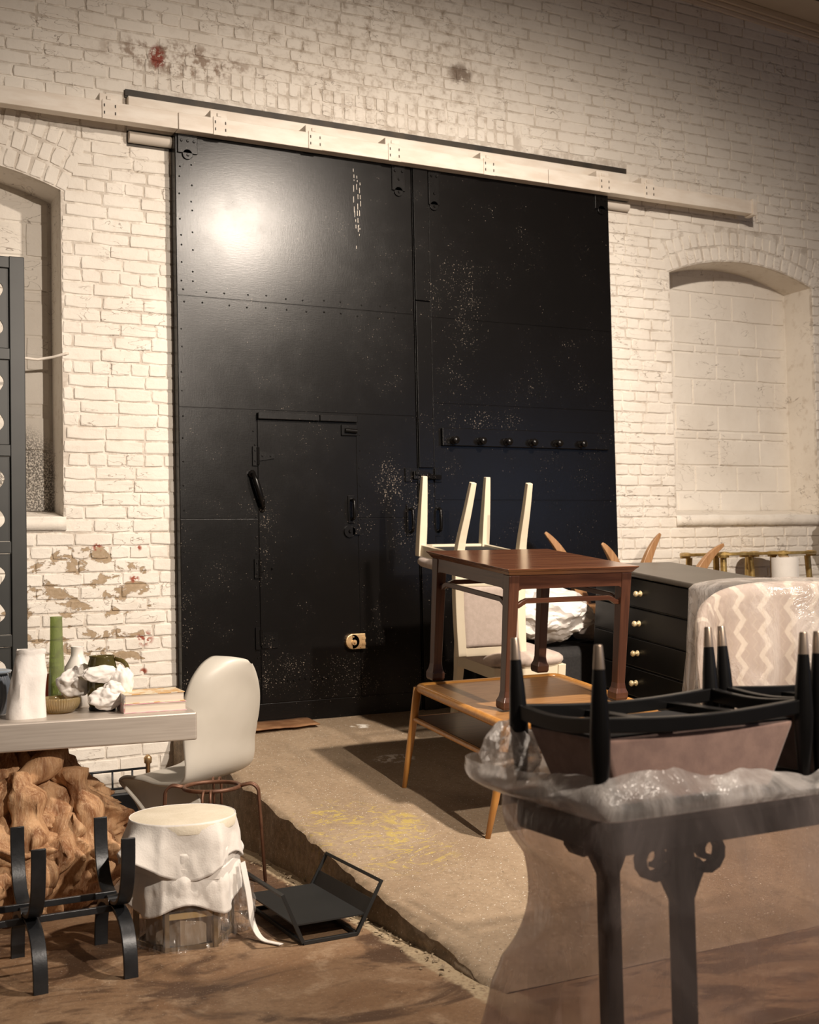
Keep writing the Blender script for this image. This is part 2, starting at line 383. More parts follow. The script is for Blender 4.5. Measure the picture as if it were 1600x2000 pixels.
def course(z0, z1, header):
    zc = (z0 + z1) / 2; ex = []
    for n, rings in ((N1, 3), (N2, 2)):
        top = arch_z(n, (n[0] + n[1]) / 2, rings * 0.108)
        if SILL - 0.01 < zc < n[2] + 0.02: ex.append((n[0], n[1]))
        elif n[2] <= zc < top:
            xs = [n[0] - 0.25 + (n[1] - n[0] + 0.5) * i / 120 for i in range(121)]
            ins = [x for x in xs if arch_z(n, x, rings * 0.108) > zc - CH * .3 and n[0] - 0.02 - (zc - n[2]) * .25 < x < n[1] + 0.02 + (zc - n[2]) * .25]
            if ins: ex.append((min(ins), max(ins)))
    if zc < 3.70: ex.append((2.06, 4.88))
    if 3.70 <= zc < 3.83: ex.append((1.73, 5.20))
    if 3.83 <= zc < 3.915: ex.append((1.6, 5.5))
    if 3.90 < zc < 4.03: ex.append((1.73, 5.215))
    if 4.03 <= zc < 4.19: ex.append((1.78, 4.35))
    ex.sort(); cur = -0.6; iv = []
    for a, b in ex:
        if a > cur: iv.append((cur, a))
        cur = max(cur, b)
    iv.append((cur, 8.4))
    step = BL * 0.5 + 0.001 if header else BL + 0.003
    for a, b in iv:
        x = a - rb.uniform(0, step)
        while x < b:
            e = min(x + step * rb.uniform(0.93, 1.07), b); s0 = max(x, a)
            if e - s0 > 0.035: slots.append(((s0 + e) / 2, zc, e - s0 - JT, z1 - z0 - JT, 0.0))
            x = e
z = 0.0; k = 0
while z < 5.30:
    course(z, z + CH, k % 7 == 5); z += CH; k += 1
for n, rings in ((N1, 3), (N2, 2)):          # rowlock rings over the niches
    x0, x1, zs, rise = n; c = (x0 + x1) / 2; hw = (x1 - x0) / 2
    rad = (hw * hw + rise * rise) / (2 * rise); zc = zs + rise - rad; th = math.asin(hw / rad)
    for q in range(rings):
        rr = rad + 0.054 + q * 0.108; cnt = int(2 * (th + .02) * rr / 0.073)
        for i in range(cnt):
            a = -th - .02 + (i + 0.5 + rb.uniform(-.06, .06)) * 2 * (th + .02) / cnt
            slots.append((c + rr * math.sin(a), zc + rr * math.cos(a), 0.062, 0.097, a))
for q in range(2):                            # upright courses over the door head
    x = 1.80
    while x < 4.33:
        slots.append((x, 4.068 + q * 0.088, 0.060 if q == 0 else 0.058, 0.078, rb.uniform(-.05, .05))); x += 0.0725
def proj(p):
    d = Vector(p) - CAM; w_ = d.dot(FW); return 800 + 2380 * d.dot(RT) / w_, 1000 - 2380 * d.dot(UP) / w_, w_
def hidden(x, y): return (345 < x < 1195 and y > 335) or (x < 48 and y > 510) or (380 < x < 1600 and y > 1140)
cand = []
for i, sl in enumerate(slots):
    x, y, w_ = proj((sl[0], 0, sl[1]))
    if 0 <= x <= 1600 and 0 <= y <= 2000 and not hidden(x, y): cand.append((sl[2] * sl[3] / w_ / w_, i))
cand.sort(reverse=True); single = set(i for _, i in cand[:270])
cache = {}; rest = MB()
for i, (cx, cz, L, H, a) in enumerate(slots):
    dj = rb.uniform(-0.0018, 0.0018)
    if i in single:
        key = (round(L / 0.012), round(H / 0.01), rb.randrange(5))
        if key not in cache:
            me = bpy.data.meshes.new('brick'); me.from_pydata(*[x for x in (lambda g: (g[0], [], g[1]))(brick_geo(L, H, 0.006, rb))])
            me.materials.append(M['brick']); cache[key] = me
        o = bpy.data.objects.new('brick', cache[key]); COL.objects.link(o); o.parent = wall
        o.location = (cx, dj, cz); o.rotation_euler = (rb.uniform(-.02, .02), a + rb.uniform(-.012, .012), rb.uniform(-.01, .01))
    else:
        vs, fs = brick_geo(L, H, 0.006, rb); aa = a + rb.uniform(-.012, .012); ca, sa = math.cos(aa), math.sin(aa)
        rest.add([(cx + p[0] * ca + p[2] * sa, p[1] + dj, cz - p[0] * sa + p[2] * ca) for p in vs], fs)
o = obj('brickwork', rest, 'brick', wall); o['kind'] = 'stuff'

# ---- concrete blocks closing the niches
for n, rows in ((N1, (SILL, .195, 0)), (N2, (SILL, .195, 0))):
    z = SILL + 0.01; r_ = 0; zt = n[2] + n[3]
    while z < zt - 0.03:
        h = 0.062 if r_ % 4 == 3 else 0.193
        L0 = 0.215 if h < .1 else 0.40
        x = n[0] + 0.012 - (0 if r_ % 2 else L0 * 0.42)
        while x < n[1] - 0.02:
            a, b = max(x, n[0] + 0.012), min(x + L0, n[1] - 0.012); x += L0
            if b - a < 0.05: continue
            h1 = min(h, min(arch_z(n, a), arch_z(n, b)) - z - 0.006)
            if h1 < 0.03: continue
            vs, fs = brick_geo(b - a - 0.011, h1 - 0.010, 0.007, rb, 0.005, 0.002)
            me = bpy.data.meshes.new('block'); me.from_pydata(vs, [], fs); me.materials.append(M['block'])
            o = bpy.data.objects.new('block', me); COL.objects.link(o); o.parent = wall; o.location = ((a + b) / 2, ND + rb.uniform(-.002, .002), z + h1 / 2)
        z += h; r_ += 1
    sl = MB().grid(lambda u, v, n=n: (n[0] - 0.01 + (n[1] - n[0] + 0.02) * u, -0.012 + 0.30 * v, SILL + 0.012 + 0.05 * v + 0.006 * fbm((u * 9, v * 3, n[0]), 1)), 30, 6)
    sl.grid(lambda u, v, n=n: (n[0] - 0.01 + (n[1] - n[0] + 0.02) * u, -0.012 + 0.004 * fbm((u * 12, v, 1 + n[0])), SILL - 0.055 + 0.067 * v + 0.006 * fbm((u * 9, v * 0, n[0]), 1) * v), 30, 3)
    obj('niche_sill', sl, 'brick', wall, smooth='auto', solid=0.008)

# ---- floor, ramp, rubble line
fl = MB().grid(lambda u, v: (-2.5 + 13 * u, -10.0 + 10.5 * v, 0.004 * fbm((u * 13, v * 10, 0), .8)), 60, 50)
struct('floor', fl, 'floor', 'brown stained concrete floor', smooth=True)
def edge_x(y): return 1.955 + 0.028 * fbm((0, y * 3.1, 4), 1.0) + 0.012 * fbm((3, y * 14, 4), 1.0)
rp = MB()
NY = 90
def ramp_top(u, v):
    y = -3.46 + 3.50 * v; e = edge_x(y); x = e + (8.6 - e) * (u ** 1.6)
    return (x, y, max(rz(y), 0.002) + 0.006 * fbm((x * 2.3, y * 2.3, 1)) - (0.018 if u == 0 else 0) * (0.6 + 0.7 * fbm((2, y * 9, 1))))
rp.grid(ramp_top, 46, NY)
def ramp_side(u, v):
    y = -3.46 + 3.50 * v; e = edge_x(y); zt = max(rz(y), 0.002) - 0.018 * (0.6 + 0.7 * fbm((2, y * 9, 1))) + 0.006 * fbm((e * 2.3, y * 2.3, 1))
    q = 1 - u; return (e - 0.012 * q + 0.012 * fbm((q * 3, y * 7, 7)) * math.sin(math.pi * u) + (0 if u < 1 else 0), y, -0.01 + (zt + 0.01) * u)
rp.grid(ramp_side, 7, NY)
struct('floor_ramp', rp, 'ramp', 'worn concrete ramp with a splash of yellow paint rising to the black doors', smooth='auto', angle=55)
rub = MB(); rr = random.Random(5)
for i in range(170):
    y = -3.42 + 1.95 * rr.random() ** 0.8; x = 1.915 + rr.gauss(0, 0.028) + (0.012 if y < -2.8 else 0)
    s_ = rr.uniform(0.003, 0.009) * (2.4 if rr.random() < .05 else 1)
    vs = [(x + rr.uniform(-1.6, 1.6) * s_, y + rr.uniform(-2, 2) * s_, 0.002 + rr.uniform(0, .7) * s_) for _ in range(4)] + [(x, y, 0.002 + s_ * .8)]
    rub.add(vs, [(0, 1, 4), (1, 2, 4), (2, 3, 4), (3, 0, 4)])
M['grit'] = plain('pale_grit', (0.46, 0.37, 0.25), (0.22, 0.16, 0.10), 0.8, 0, 40)
o = obj('rubble', rub, 'grit'); tag(o, 'line of pale grit and crumbled mortar along the foot of the ramp', 'rubble', kind='stuff')
th = MB().grid(lambda u, v: (2.0 + 0.72 * u, -0.335 + 0.05 * u + (0.235 - 0.05 * u) * v + 0.02 * fbm((u * 8, v, 2)) * (1 - v), rz(-0.33 + .23 * v) + 0.014 + 0.012 * (1 - v) + 0.004 * fbm((u * 6, v * 4, 0))), 24, 5)
struct('trim_1', th, 'rust', 'rusty broken steel threshold plate before the left door', smooth=True, solid=0.006)

# ---- ceiling, cornice board, beam
def cz(x): return 5.294 - 0.055 * (x - 5.72)
cb = MB()
for x0, x1 in ((-1.2, 9.0),):
    cb.add([(x0, 0.02, cz(x0) + .12), (x1, 0.02, cz(x1) + .12), (x1, -10, cz(x1) + .12), (x0, -10, cz(x0) + .12),
            (x0, 0.02, cz(x0) + .22), (x1, 0.02, cz(x1) + .22), (x1, -10, cz(x1) + .22), (x0, -10, cz(x0) + .22)],
           [(0, 1, 2, 3), (4, 7, 6, 5), (0, 4, 5, 1), (2, 6, 7, 3), (0, 3, 7, 4), (1, 5, 6, 2)])
struct('ceiling', cb, 'ceil', 'grey plaster ceiling')
tr = struct('trim_2', MB(), 'wood_trim', 'pale wooden cornice board between wall and ceiling')
for q, (dy, z0, z1) in enumerate(((0.020, 0.0, 0.032), (0.034, 0.034, 0.066), (0.050, 0.068, 0.118))):
    b_ = MB(); xa, xb = -1.2, 9.0
    b_.add([(xa, 0, cz(xa) + z0), (xb, 0, cz(xb) + z0), (xb, -dy, cz(xb) + z0), (xa, -dy, cz(xa) + z0), (xa, 0, cz(xa) + z1), (xb, 0, cz(xb) + z1), (xb, -dy, cz(xb) + z1), (xa, -dy, cz(xa) + z1)],
           [(0, 1, 2, 3), (4, 7, 6, 5), (0, 4, 5, 1), (2, 6, 7, 3), (0, 3, 7, 4), (1, 5, 6, 2)])
    obj('moulding', b_, 'wood_trim', tr, bevel=0.004)
bm_ = MB().box((4, -0.83, 5.30), (12, 0.16, 0.20), (0, math.atan(0.055), 0))
struct('trim_3', bm_, 'steel_and_gap_shade', 'dark ceiling beam', bevel=0.01)

# ---- sliding door leaves
DY = -0.09
def screw(mb, x, z, y=DY, r=0.006, h=0.004):
    mb.add(*(lambda n: ([(x + r * math.cos(2 * math.pi * j / n), y, z + r * math.sin(2 * math.pi * j / n)) for j in range(n)] + [(x + r * .6 * math.cos(2 * math.pi * j / n), y - h, z + r * .6 * math.sin(2 * math.pi * j / n)) for j in range(n)],
           [(j, (j + 1) % n, n + (j + 1) % n, n + j) for j in range(n)] + [tuple(range(n, 2 * n))]))(6))
rd = random.Random(3)
def leaf(name, x0, x1, z0, z1, label):
    d = struct(name, MB().span((x0, DY + 0.003, z0), (x1, -0.012, z1)), 'door', label, bevel=0.003)
    return d
d1 = leaf('door_1', 1.983, 3.482, 0.405, 3.765, 'black steel-clad left leaf of the double sliding door with a wicket door')
d2 = leaf('door_2', 3.486, 4.986, 0.405, 3.765, 'black steel-clad right leaf of the double sliding door with a peg board')
def sheet(par, x0, x1, z0, z1, name='panel', y=DY):
    return obj(name, MB().span((x0, y, z0), (x1, y + 0.006, z1)), 'door', par, bevel=0.0015)
for q in ((1.986, 3.478, 2.842, 3.762), (1.986, 3.478, 2.213, 2.838), (1.986, 2.442, 1.588, 2.209), (1.986, 2.442, 0.533, 1.584), (3.074, 3.478, 1.590, 2.209), (3.074, 3.478, 0.533, 1.586), (1.986, 3.478, 0.408, 0.529)): sheet(d1, *q)
for q in ((3.60, 4.983, 2.836, 3.762), (3.60, 4.983, 2.30, 2.832), (3.60, 4.983, 1.70, 2.296), (3.60, 4.983, 0.408, 1.696)): sheet(d2, *q)
for k_, (z0, z1) in enumerate(((2.93, 3.762), (1.895, 2.925), (0.41, 1.80))):
    obj('cover_strip', MB().span((3.489, DY - 0.014, z0), (3.592, DY + 0.004, z1)), 'door', d2, bevel=0.003)
nl = MB()
for x in [2.03 + .12 * i for i in range(12)]:
    for dz in (.035, -.035): screw(nl, x + rd.uniform(-.02, .02), 2.84 + dz + rd.uniform(-.006, .006))
for z in [2.9 + .1 * i for i in range(8)]:
    for x in (2.01, 2.075): screw(nl, x + rd.uniform(-.006, .006), z + rd.uniform(-.03, .03))
for z in [.6 + .13 * i for i in range(17)]: screw(nl, 2.005 + rd.uniform(-.004, .004), z + rd.uniform(-.03, .03), r=.005)
for z in [.6 + .1 * i for i in range(16)]: screw(nl, 2.425 + rd.uniform(-.006, .006), z + rd.uniform(-.03, .03), r=.005); screw(nl, 3.09 + rd.uniform(-.006, .006), z + rd.uniform(-.03, .03), r=.005)
o = obj('nail_heads', nl, 'door_hw', d1, smooth=True); o['kind'] = 'stuff'
dr = MB()
for x, z0, z1 in ((3.088, 3.42, 3.70), (3.112, 3.35, 3.66), (3.128, 3.40, 3.62), (3.096, 3.33, 3.44), (3.12, 3.30, 3.36), (3.10, 3.20, 3.23)):
    z_ = z1
    while z_ > z0:
        L_ = rd.uniform(.008, .04); xx = x + rd.uniform(-.004, .004); dr.span((xx - .0013, DY - .0012, z_ - L_), (xx + .0013, DY, z_)); z_ -= L_ + rd.uniform(.006, .03)
o = obj('paint_drips', dr, 'white_rail', d1); o['kind'] = 'stuff'
# wicket door with its own fittings
wick = obj('wicket_door', MB().span((2.446, DY - 0.004, 0.534), (3.070, DY + 0.004, 2.188)), 'door', d1, bevel=0.002)
n2 = MB()
for i in range(11): screw(n2, 2.50 + i * 0.036, 0.655 + rd.uniform(-.006, .006), DY - 0.004, 0.0085, 0.006)
o = obj('bolt_row', n2, 'door_hw', wick); o['kind'] = 'stuff'
for a, b in ((2.443, 2.825), (2.829, 3.072)):
    obj('drip_bar', MB().span((a, DY - 0.028, 2.158), (b, DY, 2.196)), 'door_hw', d1, bevel=0.003)
bt = obj('slide_bolt', MB().span((2.97, DY - 0.016, 2.078), (3.075, DY - 0.004, 2.142)), 'door_hw', wick, bevel=0.003)
obj('bolt_knob', MB().tube([(2.99, DY - .022, 2.108), (3.065, DY - .022, 2.104)], 0.014, 10), 'door_hw', bt, smooth='auto')
def strap_hinge(z, L, h):
    b = MB().span((2.413, DY - 0.012, z - .055), (2.440, DY, z + .055))
    b.tube([(2.444, DY - .012, z - .05), (2.444, DY - .012, z + .05)], 0.009, 8)
    b.add([(2.45, DY - .004, z - h), (2.45, DY - .004, z + h), (2.45 + L, DY - .004, z + .012), (2.45 + L, DY - .004, z - .012), (2.45, DY - .013, z - h), (2.45, DY - .013, z + h), (2.45 + L, DY - .013, z + .012), (2.45 + L, DY - .013, z - .012)],
          [(0, 1, 2, 3), (4, 7, 6, 5), (0, 4, 5, 1), (1, 5, 6, 2), (2, 6, 7, 3), (3, 7, 4, 0)])
    for dx in (.02, .07): screw(b, 2.45 + dx, z, DY - .013, .006, .005)
    screw(b, 2.426, z + .03, DY - .012); screw(b, 2.426, z - .03, DY - .012)
    return obj('hinge', b, 'door_hw', wick, smooth='auto')
strap_hinge(1.945, 0.095, 0.028); strap_hinge(1.30, 0.03, 0.02)
hb = MB().span((2.413, DY - 0.012, .84), (2.440, DY, .965)); hb.tube([(2.444, DY - .012, .86), (2.444, DY - .012, .95)], .009, 8); hb.span((2.45, DY - .012, .845), (2.548, DY - .003, .935))
for x, z in ((2.47, .865), (2.47, .915), (2.525, .89)): screw(hb, x, z, DY - .012)
obj('hinge', hb, 'door_hw', wick, smooth='auto')
lv = MB().tube([(2.405, DY - .01, 1.842), (2.405, DY - .035, 1.835), (2.42, DY - .045, 1.79), (2.455, DY - .04, 1.68), (2.462, DY - .03, 1.66), (2.466, DY - .005, 1.642)], [.011, .014, .017, .017, .014, .01], 10)
lv.tube([(2.405, DY, 1.842), (2.405, DY - .018, 1.842)], .022, 10); lv.tube([(2.466, DY, 1.64), (2.466, DY - .014, 1.64)], .018, 10)
obj('pull_lever', lv, 'door_hw', d1, smooth=True)
def pull(par, x, z0, z1, y=DY, w_=0.044):
    p = obj('handle_plate', MB().span((x - w_ / 2, y - .008, z0), (x + w_ / 2, y, z1)), 'door_hw', par, bevel=0.002)
    zm = (z0 + z1) / 2; hh = (z1 - z0) * .36
    obj('handle', MB().tube(fillet([(x, y - .006, zm + hh), (x, y - .045, zm + hh * .9), (x, y - .05, zm), (x, y - .045, zm - hh * .9), (x, y - .006, zm - hh)], .03), .010, 10), 'door_hw', p, smooth=True)
pull(wick, 3.027, 1.556, 1.722, DY - .004); pull(d1, 3.42, 1.473, 1.672); pull(d2, 3.612, 1.475, 1.674)
es = MB().tube([(3.012, DY - .004, 1.508), (3.012, DY - .016, 1.508)], .036, 16); es.span((3.03, DY - .016, 1.488), (3.085, DY - .004, 1.530)); screw(es, 3.012, 1.508, DY - .016, .012, .01)
obj('latch_plate', es, 'door_hw', wick, smooth='auto')
lk = MB().span((3.005, DY - .028, .812), (3.093, DY - .004, .902)); lk.tube([(3.012, DY - .004, .857), (3.012, DY - .028, .857)], .045, 18)
lo = obj('rim_lock', lk, 'brass', wick, bevel=0.003, label=None) if False else obj('rim_lock', lk, 'brass', wick, bevel=0.003)
lo['label'] = 'brass rim lock'
l2 = MB().tube([(3.018, DY - .028, .852), (3.018, DY - .036, .852)], .016, 14); screw(l2, 3.018, .852, DY - .036, .009, .006); screw(l2, 3.015, .885, DY - .028); screw(l2, 3.06, .822, DY - .028, .005)
l2.span((3.07, DY - .031, .868), (3.093, DY - .027, .882)); l2.span((3.07, DY - .031, .835), (3.093, DY - .027, .849))
obj('lock_cylinder', l2, 'brass', lo, smooth='auto')
hs = obj('hasp_plate', MB().span((3.393, DY - .010, 1.807), (3.478, DY, 1.893)), 'door_hw', d1, bevel=.002)
obj('hasp_block', MB().span((3.44, DY - .034, 1.822), (3.482, DY - .008, 1.872)), 'door_hw', hs, bevel=.004)
hs2 = obj('hasp_plate', MB().span((3.598, DY - .010, 1.807), (3.645, DY, 1.893)), 'door_hw', d2, bevel=.002)
obj('hasp_arm', MB().bar([(3.45, DY - .04, 1.862), (3.53, DY - .042, 1.852), (3.56, DY - .036, 1.838), (3.635, DY - .02, 1.836)], .008, .028), 'door_hw', hs2, bevel=.002)
# peg board
pb = obj('peg_board', MB().span((3.649, DY - 0.026, 2.034), (4.914, DY, 2.145)), 'door', d2, bevel=.004)
for x in (3.722, 3.918, 4.111, 4.302, 4.495, 4.686):
    p_ = MB(); 
    prof = [(0.026, 0), (0.024, .006), (.012, .010), (.011, .022), (.020, .030), (.024, .040), (.020, .050), (0.0, .053)]
    tmp = MB().lathe(prof, 14); p_.add([(x + a, DY - .026 - c, 2.066 + b) for a, b, c in tmp.v], tmp.f)
    obj('peg', p_, 'door_hw', pb, smooth=True)
# hanger straps at the head of the leaves
def hanger(par, x0, x1, z0):
    b = MB().span((x0, DY - .010, z0 + .04), (x1, DY, 3.79)); xm = (x0 + x1) / 2
    b.tube([(xm, DY, z0 + .035), (xm, DY - .010, z0 + .035)], .03, 16)
    h = obj('hanger_strap', b, 'door_hw', par, bevel=.002)
    q = MB()
    for x, z in ((x0 + .02, 3.72), (x1 - .02, 3.72), (xm, z0 + .11), (xm, z0 + .03)): screw(q, x, z, DY - .010, .009, .006)
    o = obj('rivets', q, 'door_hw', h); o['kind'] = 'stuff'
hanger(d1, 1.998, 2.112, 3.61); hanger(d1, 3.345, 3.435, 3.56); hanger(d2, 3.60, 3.675, 3.50); hanger(d2, 4.87, 4.975, 3.62)

# ---- overhead track, header and old lintel
tk = thing('door_track', 'long cream painted steel sliding track with joint plates above the black doors', 'door track', (0, 0, 3.75))
def tp(name, a, b, mat='white_rail', bev=.003, par=tk):
    return obj(name, MB().span((a[0], a[1], a[2] - 3.75), (b[0], b[1], b[2] - 3.75)), mat, par, bevel=bev)
for a, b in ((0.0, 1.98), (1.984, 4.45), (4.454, 6.20)): tp('rail', (a, -.170, 3.756), (b, -.10, 3.851))
for x in (1.60, 2.225, 2.806, 3.328, 4.0, 4.90, 5.275):
    pl = tp('joint_plate', (x - .042, -.176, 3.752), (x + .042, -.168, 3.858), bev=.002)
    q = MB()
    for dx in (-.03, .03):
        for z in (3.785, 3.825): q.span((x + dx - .003, -.178, z - .008 - 3.75), (x + dx + .003, -.175, z + .008 - 3.75))
    o = obj('slot_screws', q, 'steel_and_gap_shade', pl); o['kind'] = 'stuff'
    br = tp('bracket', (x - .05, -.15, 3.851), (x + .05, 0.0, 3.90)); tp('bracket_bolt', (x - .012, -.158, 3.865), (x + .012, -.15, 3.887), 'white_rail', .003, br)
tp('end_stop', (6.195, -.182, 3.745), (6.235, -.09, 3.862))
ep = tp('end_plate', (5.31, -.02, 3.86), (5.40, 0, 3.95))
hd = struct('trim_4', MB().span((1.735, -.045, 3.853), (5.205, .0, 3.950)), 'white_rail', 'cream header board behind the sliding track', bevel=.004)
hl = MB()
hl.span((1.725, -.012, 3.950), (5.205, .0, 3.958)); hl.span((1.725, -.020, 3.958), (5.2, -.002, 3.995))
struct('trim_5', hl, 'steel_and_gap_shade', 'dark strip standing in for the shaded gap above the header board')  # shade of the open slot, put in as a dark strip
pp = MB().tube([(1.74, -.02, 3.725), (5.20, -.02, 3.725)], .032, 12); pp.span((1.735, -.03, 3.765), (5.205, 0, 3.80))
struct('trim_6', pp, 'ceil', 'pale pipe and lintel showing beside the heads of the doors', smooth='auto')
pp = MB().span((1.735, -.004, 3.68), (2.0, 0.002, 3.80)); struct('trim_7', pp, 'steel_and_gap_shade', 'flat dark plate standing in for the shaded notch at the head of the left door')  # flush plate, its dark colour stands for shade inside the notch
pp = MB().span((4.9, -.004, 3.68), (5.205, 0.002, 3.80)); struct('trim_8', pp, 'ceil', 'grey notch in the brickwork at the head of the right door')
# cable slung across the left niche
obj_c = obj('cable', MB().tube([(0.9, -.02, 2.485), (1.1, .02, 2.46), (1.25, .06, 2.458), (1.33, .03, 2.472), (1.385, -.012, 2.487), (1.40, .0, 2.49)], .008, 8), 'white_rail', smooth=True)
tag(obj_c, 'cream painted cable slung across the left niche', 'cable')

# ================================================================== LEFT GROUP
M['champagne'] = plain('brushed_champagne_metal', (0.58, 0.52, 0.46), (0.50, 0.44, 0.385), 0.38, 0.45, 4, (1, 30, 30), 0.05, 40)
M['charcoal_wood'] = plain('charcoal_green_paint', (0.011, 0.012, 0.011), (0.018, 0.019, 0.017), 0.45, 0, 6)
M['iron'] = plain('blackened_iron', (0.016, 0.017, 0.019), (0.034, 0.036, 0.04), 0.34, 0.4, 9, (1, 1, 1), 0.1, 80)
M['tray_black'] = plain('black_powder_coat', (0.008, 0.0085, 0.0085), (0.012, 0.0125, 0.0125), 0.5, 0.0, 6)
M['grey_shell'] = plain('pale_grey_resin', (0.56, 0.53, 0.47), (0.50, 0.47, 0.41), 0.42, 0, 3)
M['white_cloth'] = plain('white_cotton', (0.80, 0.76, 0.71), (0.72, 0.68, 0.63), 0.85, 0, 6, (1, 1, 1), 0.25, 160, sheen=0.3)
M['cream_pad'] = plain('cream_felt', (0.76, 0.69, 0.56), (0.66, 0.59, 0.46), 0.9, 0, 9, (1, 1, 1), 0.25, 120)
M['tissue'] = plain('white_tissue_paper', (0.84, 0.80, 0.76), (0.76, 0.72, 0.68), 0.8, 0, 6, (1, 1, 1), 0.3, 60)
M['rust_rod'] = plain('rusty_rod', (0.10, 0.043, 0.024), (0.17, 0.08, 0.045), 0.5, 0.4, 20)
def root_wood():
    t = NT('weathered_root_wood'); v = t.objc()
    a = t.noise(t.scale(v, (2.2, 2.2, .8)), 4.5, 6, 0.6, 1.4); b = t.noise(t.scale(v, (12, 12, 2)), 8, 6, 0.7, 1.5)
    col = t.mix(t.step(a, 0.33, 0.66), (0.22, 0.09, 0.034), (0.60, 0.36, 0.19))
    col = t.mix(t.math('MULTIPLY', t.step(b, 0.45, 0.7), 0.5), col, (0.76, 0.54, 0.34))
    return t.set(col=col, rough=0.6, nor=t.bump(b, 0.55, 0.008), spec=0.35)
M['root'] = root_wood()
def glass(name, col, rough=0.03, alpha=0.5):
    t = NT(name); g = t.n('ShaderNodeBsdfGlossy'); g.inputs[1].default_value = rough; tr_ = t.n('ShaderNodeBsdfTransparent'); tr_.inputs[0].default_value = (*col, 1)
    fr = t.n('ShaderNodeLayerWeight'); df = t.n('ShaderNodeBsdfDiffuse'); df.inputs[0].default_value = (*[c * .8 for c in col], 1)
    m0 = t.n('ShaderNodeMixShader'); m0.inputs[0].default_value = alpha; t.l(tr_.outputs[0], m0.inputs[1]); t.l(df.outputs[0], m0.inputs[2])
    m1 = t.n('ShaderNodeMixShader'); t.l(t.math('ADD', 0.05, t.math('MULTIPLY', t.math('POWER', fr.outputs['Facing'], 4.0), 0.7)), m1.inputs[0]); t.l(m0.outputs[0], m1.inputs[1]); t.l(g.outputs[0], m1.inputs[2]); t.l(m1.outputs[0], t.out.inputs[0])
    return t.m
M['green_glass'] = glass('green_glass', (0.66, 0.72, 0.44), 0.05, 0.2)
M['amber_glass'] = glass('amber_glass', (0.66, 0.52, 0.28), 0.08, 0.35)
M['smoke_glass'] = glass('dark_olive_glass', (0.30, 0.25, 0.09), 0.04, 0.25)
def film(name, haze=0.25, rough=0.16, tint=(0.9, 0.86, 0.83), sc=6.0, trans=(0.97, 0.95, 0.93), bk=1.0):
    t = NT(name); v = t.objc(); n = t.noise(t.scale(v, (1, 1, .45)), sc, 5, 0.6, 1.2); n2 = t.noise(t.scale(v, (1, 1, .5)), sc * 3.5, 4, 0.6, 0.8)
    bp = t.bump(n, 0.9 * bk, 0.03, t.bump(n2, 0.6 * bk, 0.008))
    tr_ = t.n('ShaderNodeBsdfTransparent'); tr_.inputs[0].default_value = (*trans, 1)
    df = t.n('ShaderNodeBsdfDiffuse'); df.inputs[0].default_value = (*tint, 1); tl = t.n('ShaderNodeBsdfTranslucent'); tl.inputs[0].default_value = (*tint, 1)
    gl = t.n('ShaderNodeBsdfGlossy'); gl.inputs[1].default_value = rough
    for q in (df, tl, gl): t.l(bp, q.inputs['Normal'])
    ms = t.n('ShaderNodeMixShader'); ms.inputs[0].default_value = 0.4; t.l(df.outputs[0], ms.inputs[1]); t.l(tl.outputs[0], ms.inputs[2])
    m0 = t.n('ShaderNodeMixShader'); t.l(t.math('MULTIPLY', t.math('ADD', 0.45, t.step(n, 0.35, 0.7)), haze), m0.inputs[0]); t.l(tr_.outputs[0], m0.inputs[1]); t.l(ms.outputs[0], m0.inputs[2])
    fr = t.n('ShaderNodeLayerWeight'); t.l(bp, fr.inputs['Normal'])
    m1 = t.n('ShaderNodeMixShader'); t.l(t.math('ADD', 0.035, t.math('MULTIPLY', t.math('POWER', fr.outputs['Facing'], 4.0), 0.5)), m1.inputs[0]); t.l(m0.outputs[0], m1.inputs[1]); t.l(gl.outputs[0], m1.inputs[2]); t.l(m1.outputs[0], t.out.inputs[0])
    return t.m
M['film'] = film('clear_plastic_film', 0.14)
M['film_thin'] = film('thin_crinkled_film', 0.12, 0.09, sc=7, bk=0.45)

# ---- table with root base
tb = thing('root_table', 'champagne metal table slab on a gnarled driftwood root', 'table', (0.70, -1.60, 0), (0, 0, R(-8)))
obj('tabletop', MB().span((-1.2, -0.302, 0.640), (0.812, 0.30, 0.750)), 'champagne', tb, bevel=0.008, seg=3)
def root_fn(u, v):
    th = 2 * math.pi * u; zz = 0.645 * v
    prof = 0.80 + 0.35 * math.sin(math.pi * min(1, v * 1.25)) - 0.42 * v ** 3
    cx, cy = math.cos(th), math.sin(th)
    tw = th + 0.9 * v + 0.5 * fbm((cx, cy, v * 1.6), 1.2)
    tx, ty = math.cos(tw), math.sin(tw)
    big = fbm((tx * 1.9, ty * 1.9, v * 1.5 + 3), 1.0, 2)
    q = (tx * 3.4 + .5 * fbm((cx * 3, cy * 3, v * 3)), ty * 3.4, v * 1.9 + .5 * fbm((cx * 2, cy * 2, v * 2 + 7)))
    r1 = 1 - 2.0 * abs(noise.noise(Vector(q))); r2 = 1 - 2 * abs(noise.noise(Vector((q[0] * 2.3, q[1] * 2.3, q[2] * 1.6 + 5)))); fine = fbm((tx * 22, ty * 22, v * 6), 1.0, 3)
    k = prof * (1 + 0.26 * big) + 0.17 * r1 + 0.075 * r2 + 0.02 * fine
    return (0.02 + 0.46 * k * cx, 0.0 + 0.27 * k * cy, zz)
rt = MB().grid(root_fn, 300, 130, cu=True)
base = obj('root_base', rt, 'root', tb, smooth=True)
rl = random.Random(21)
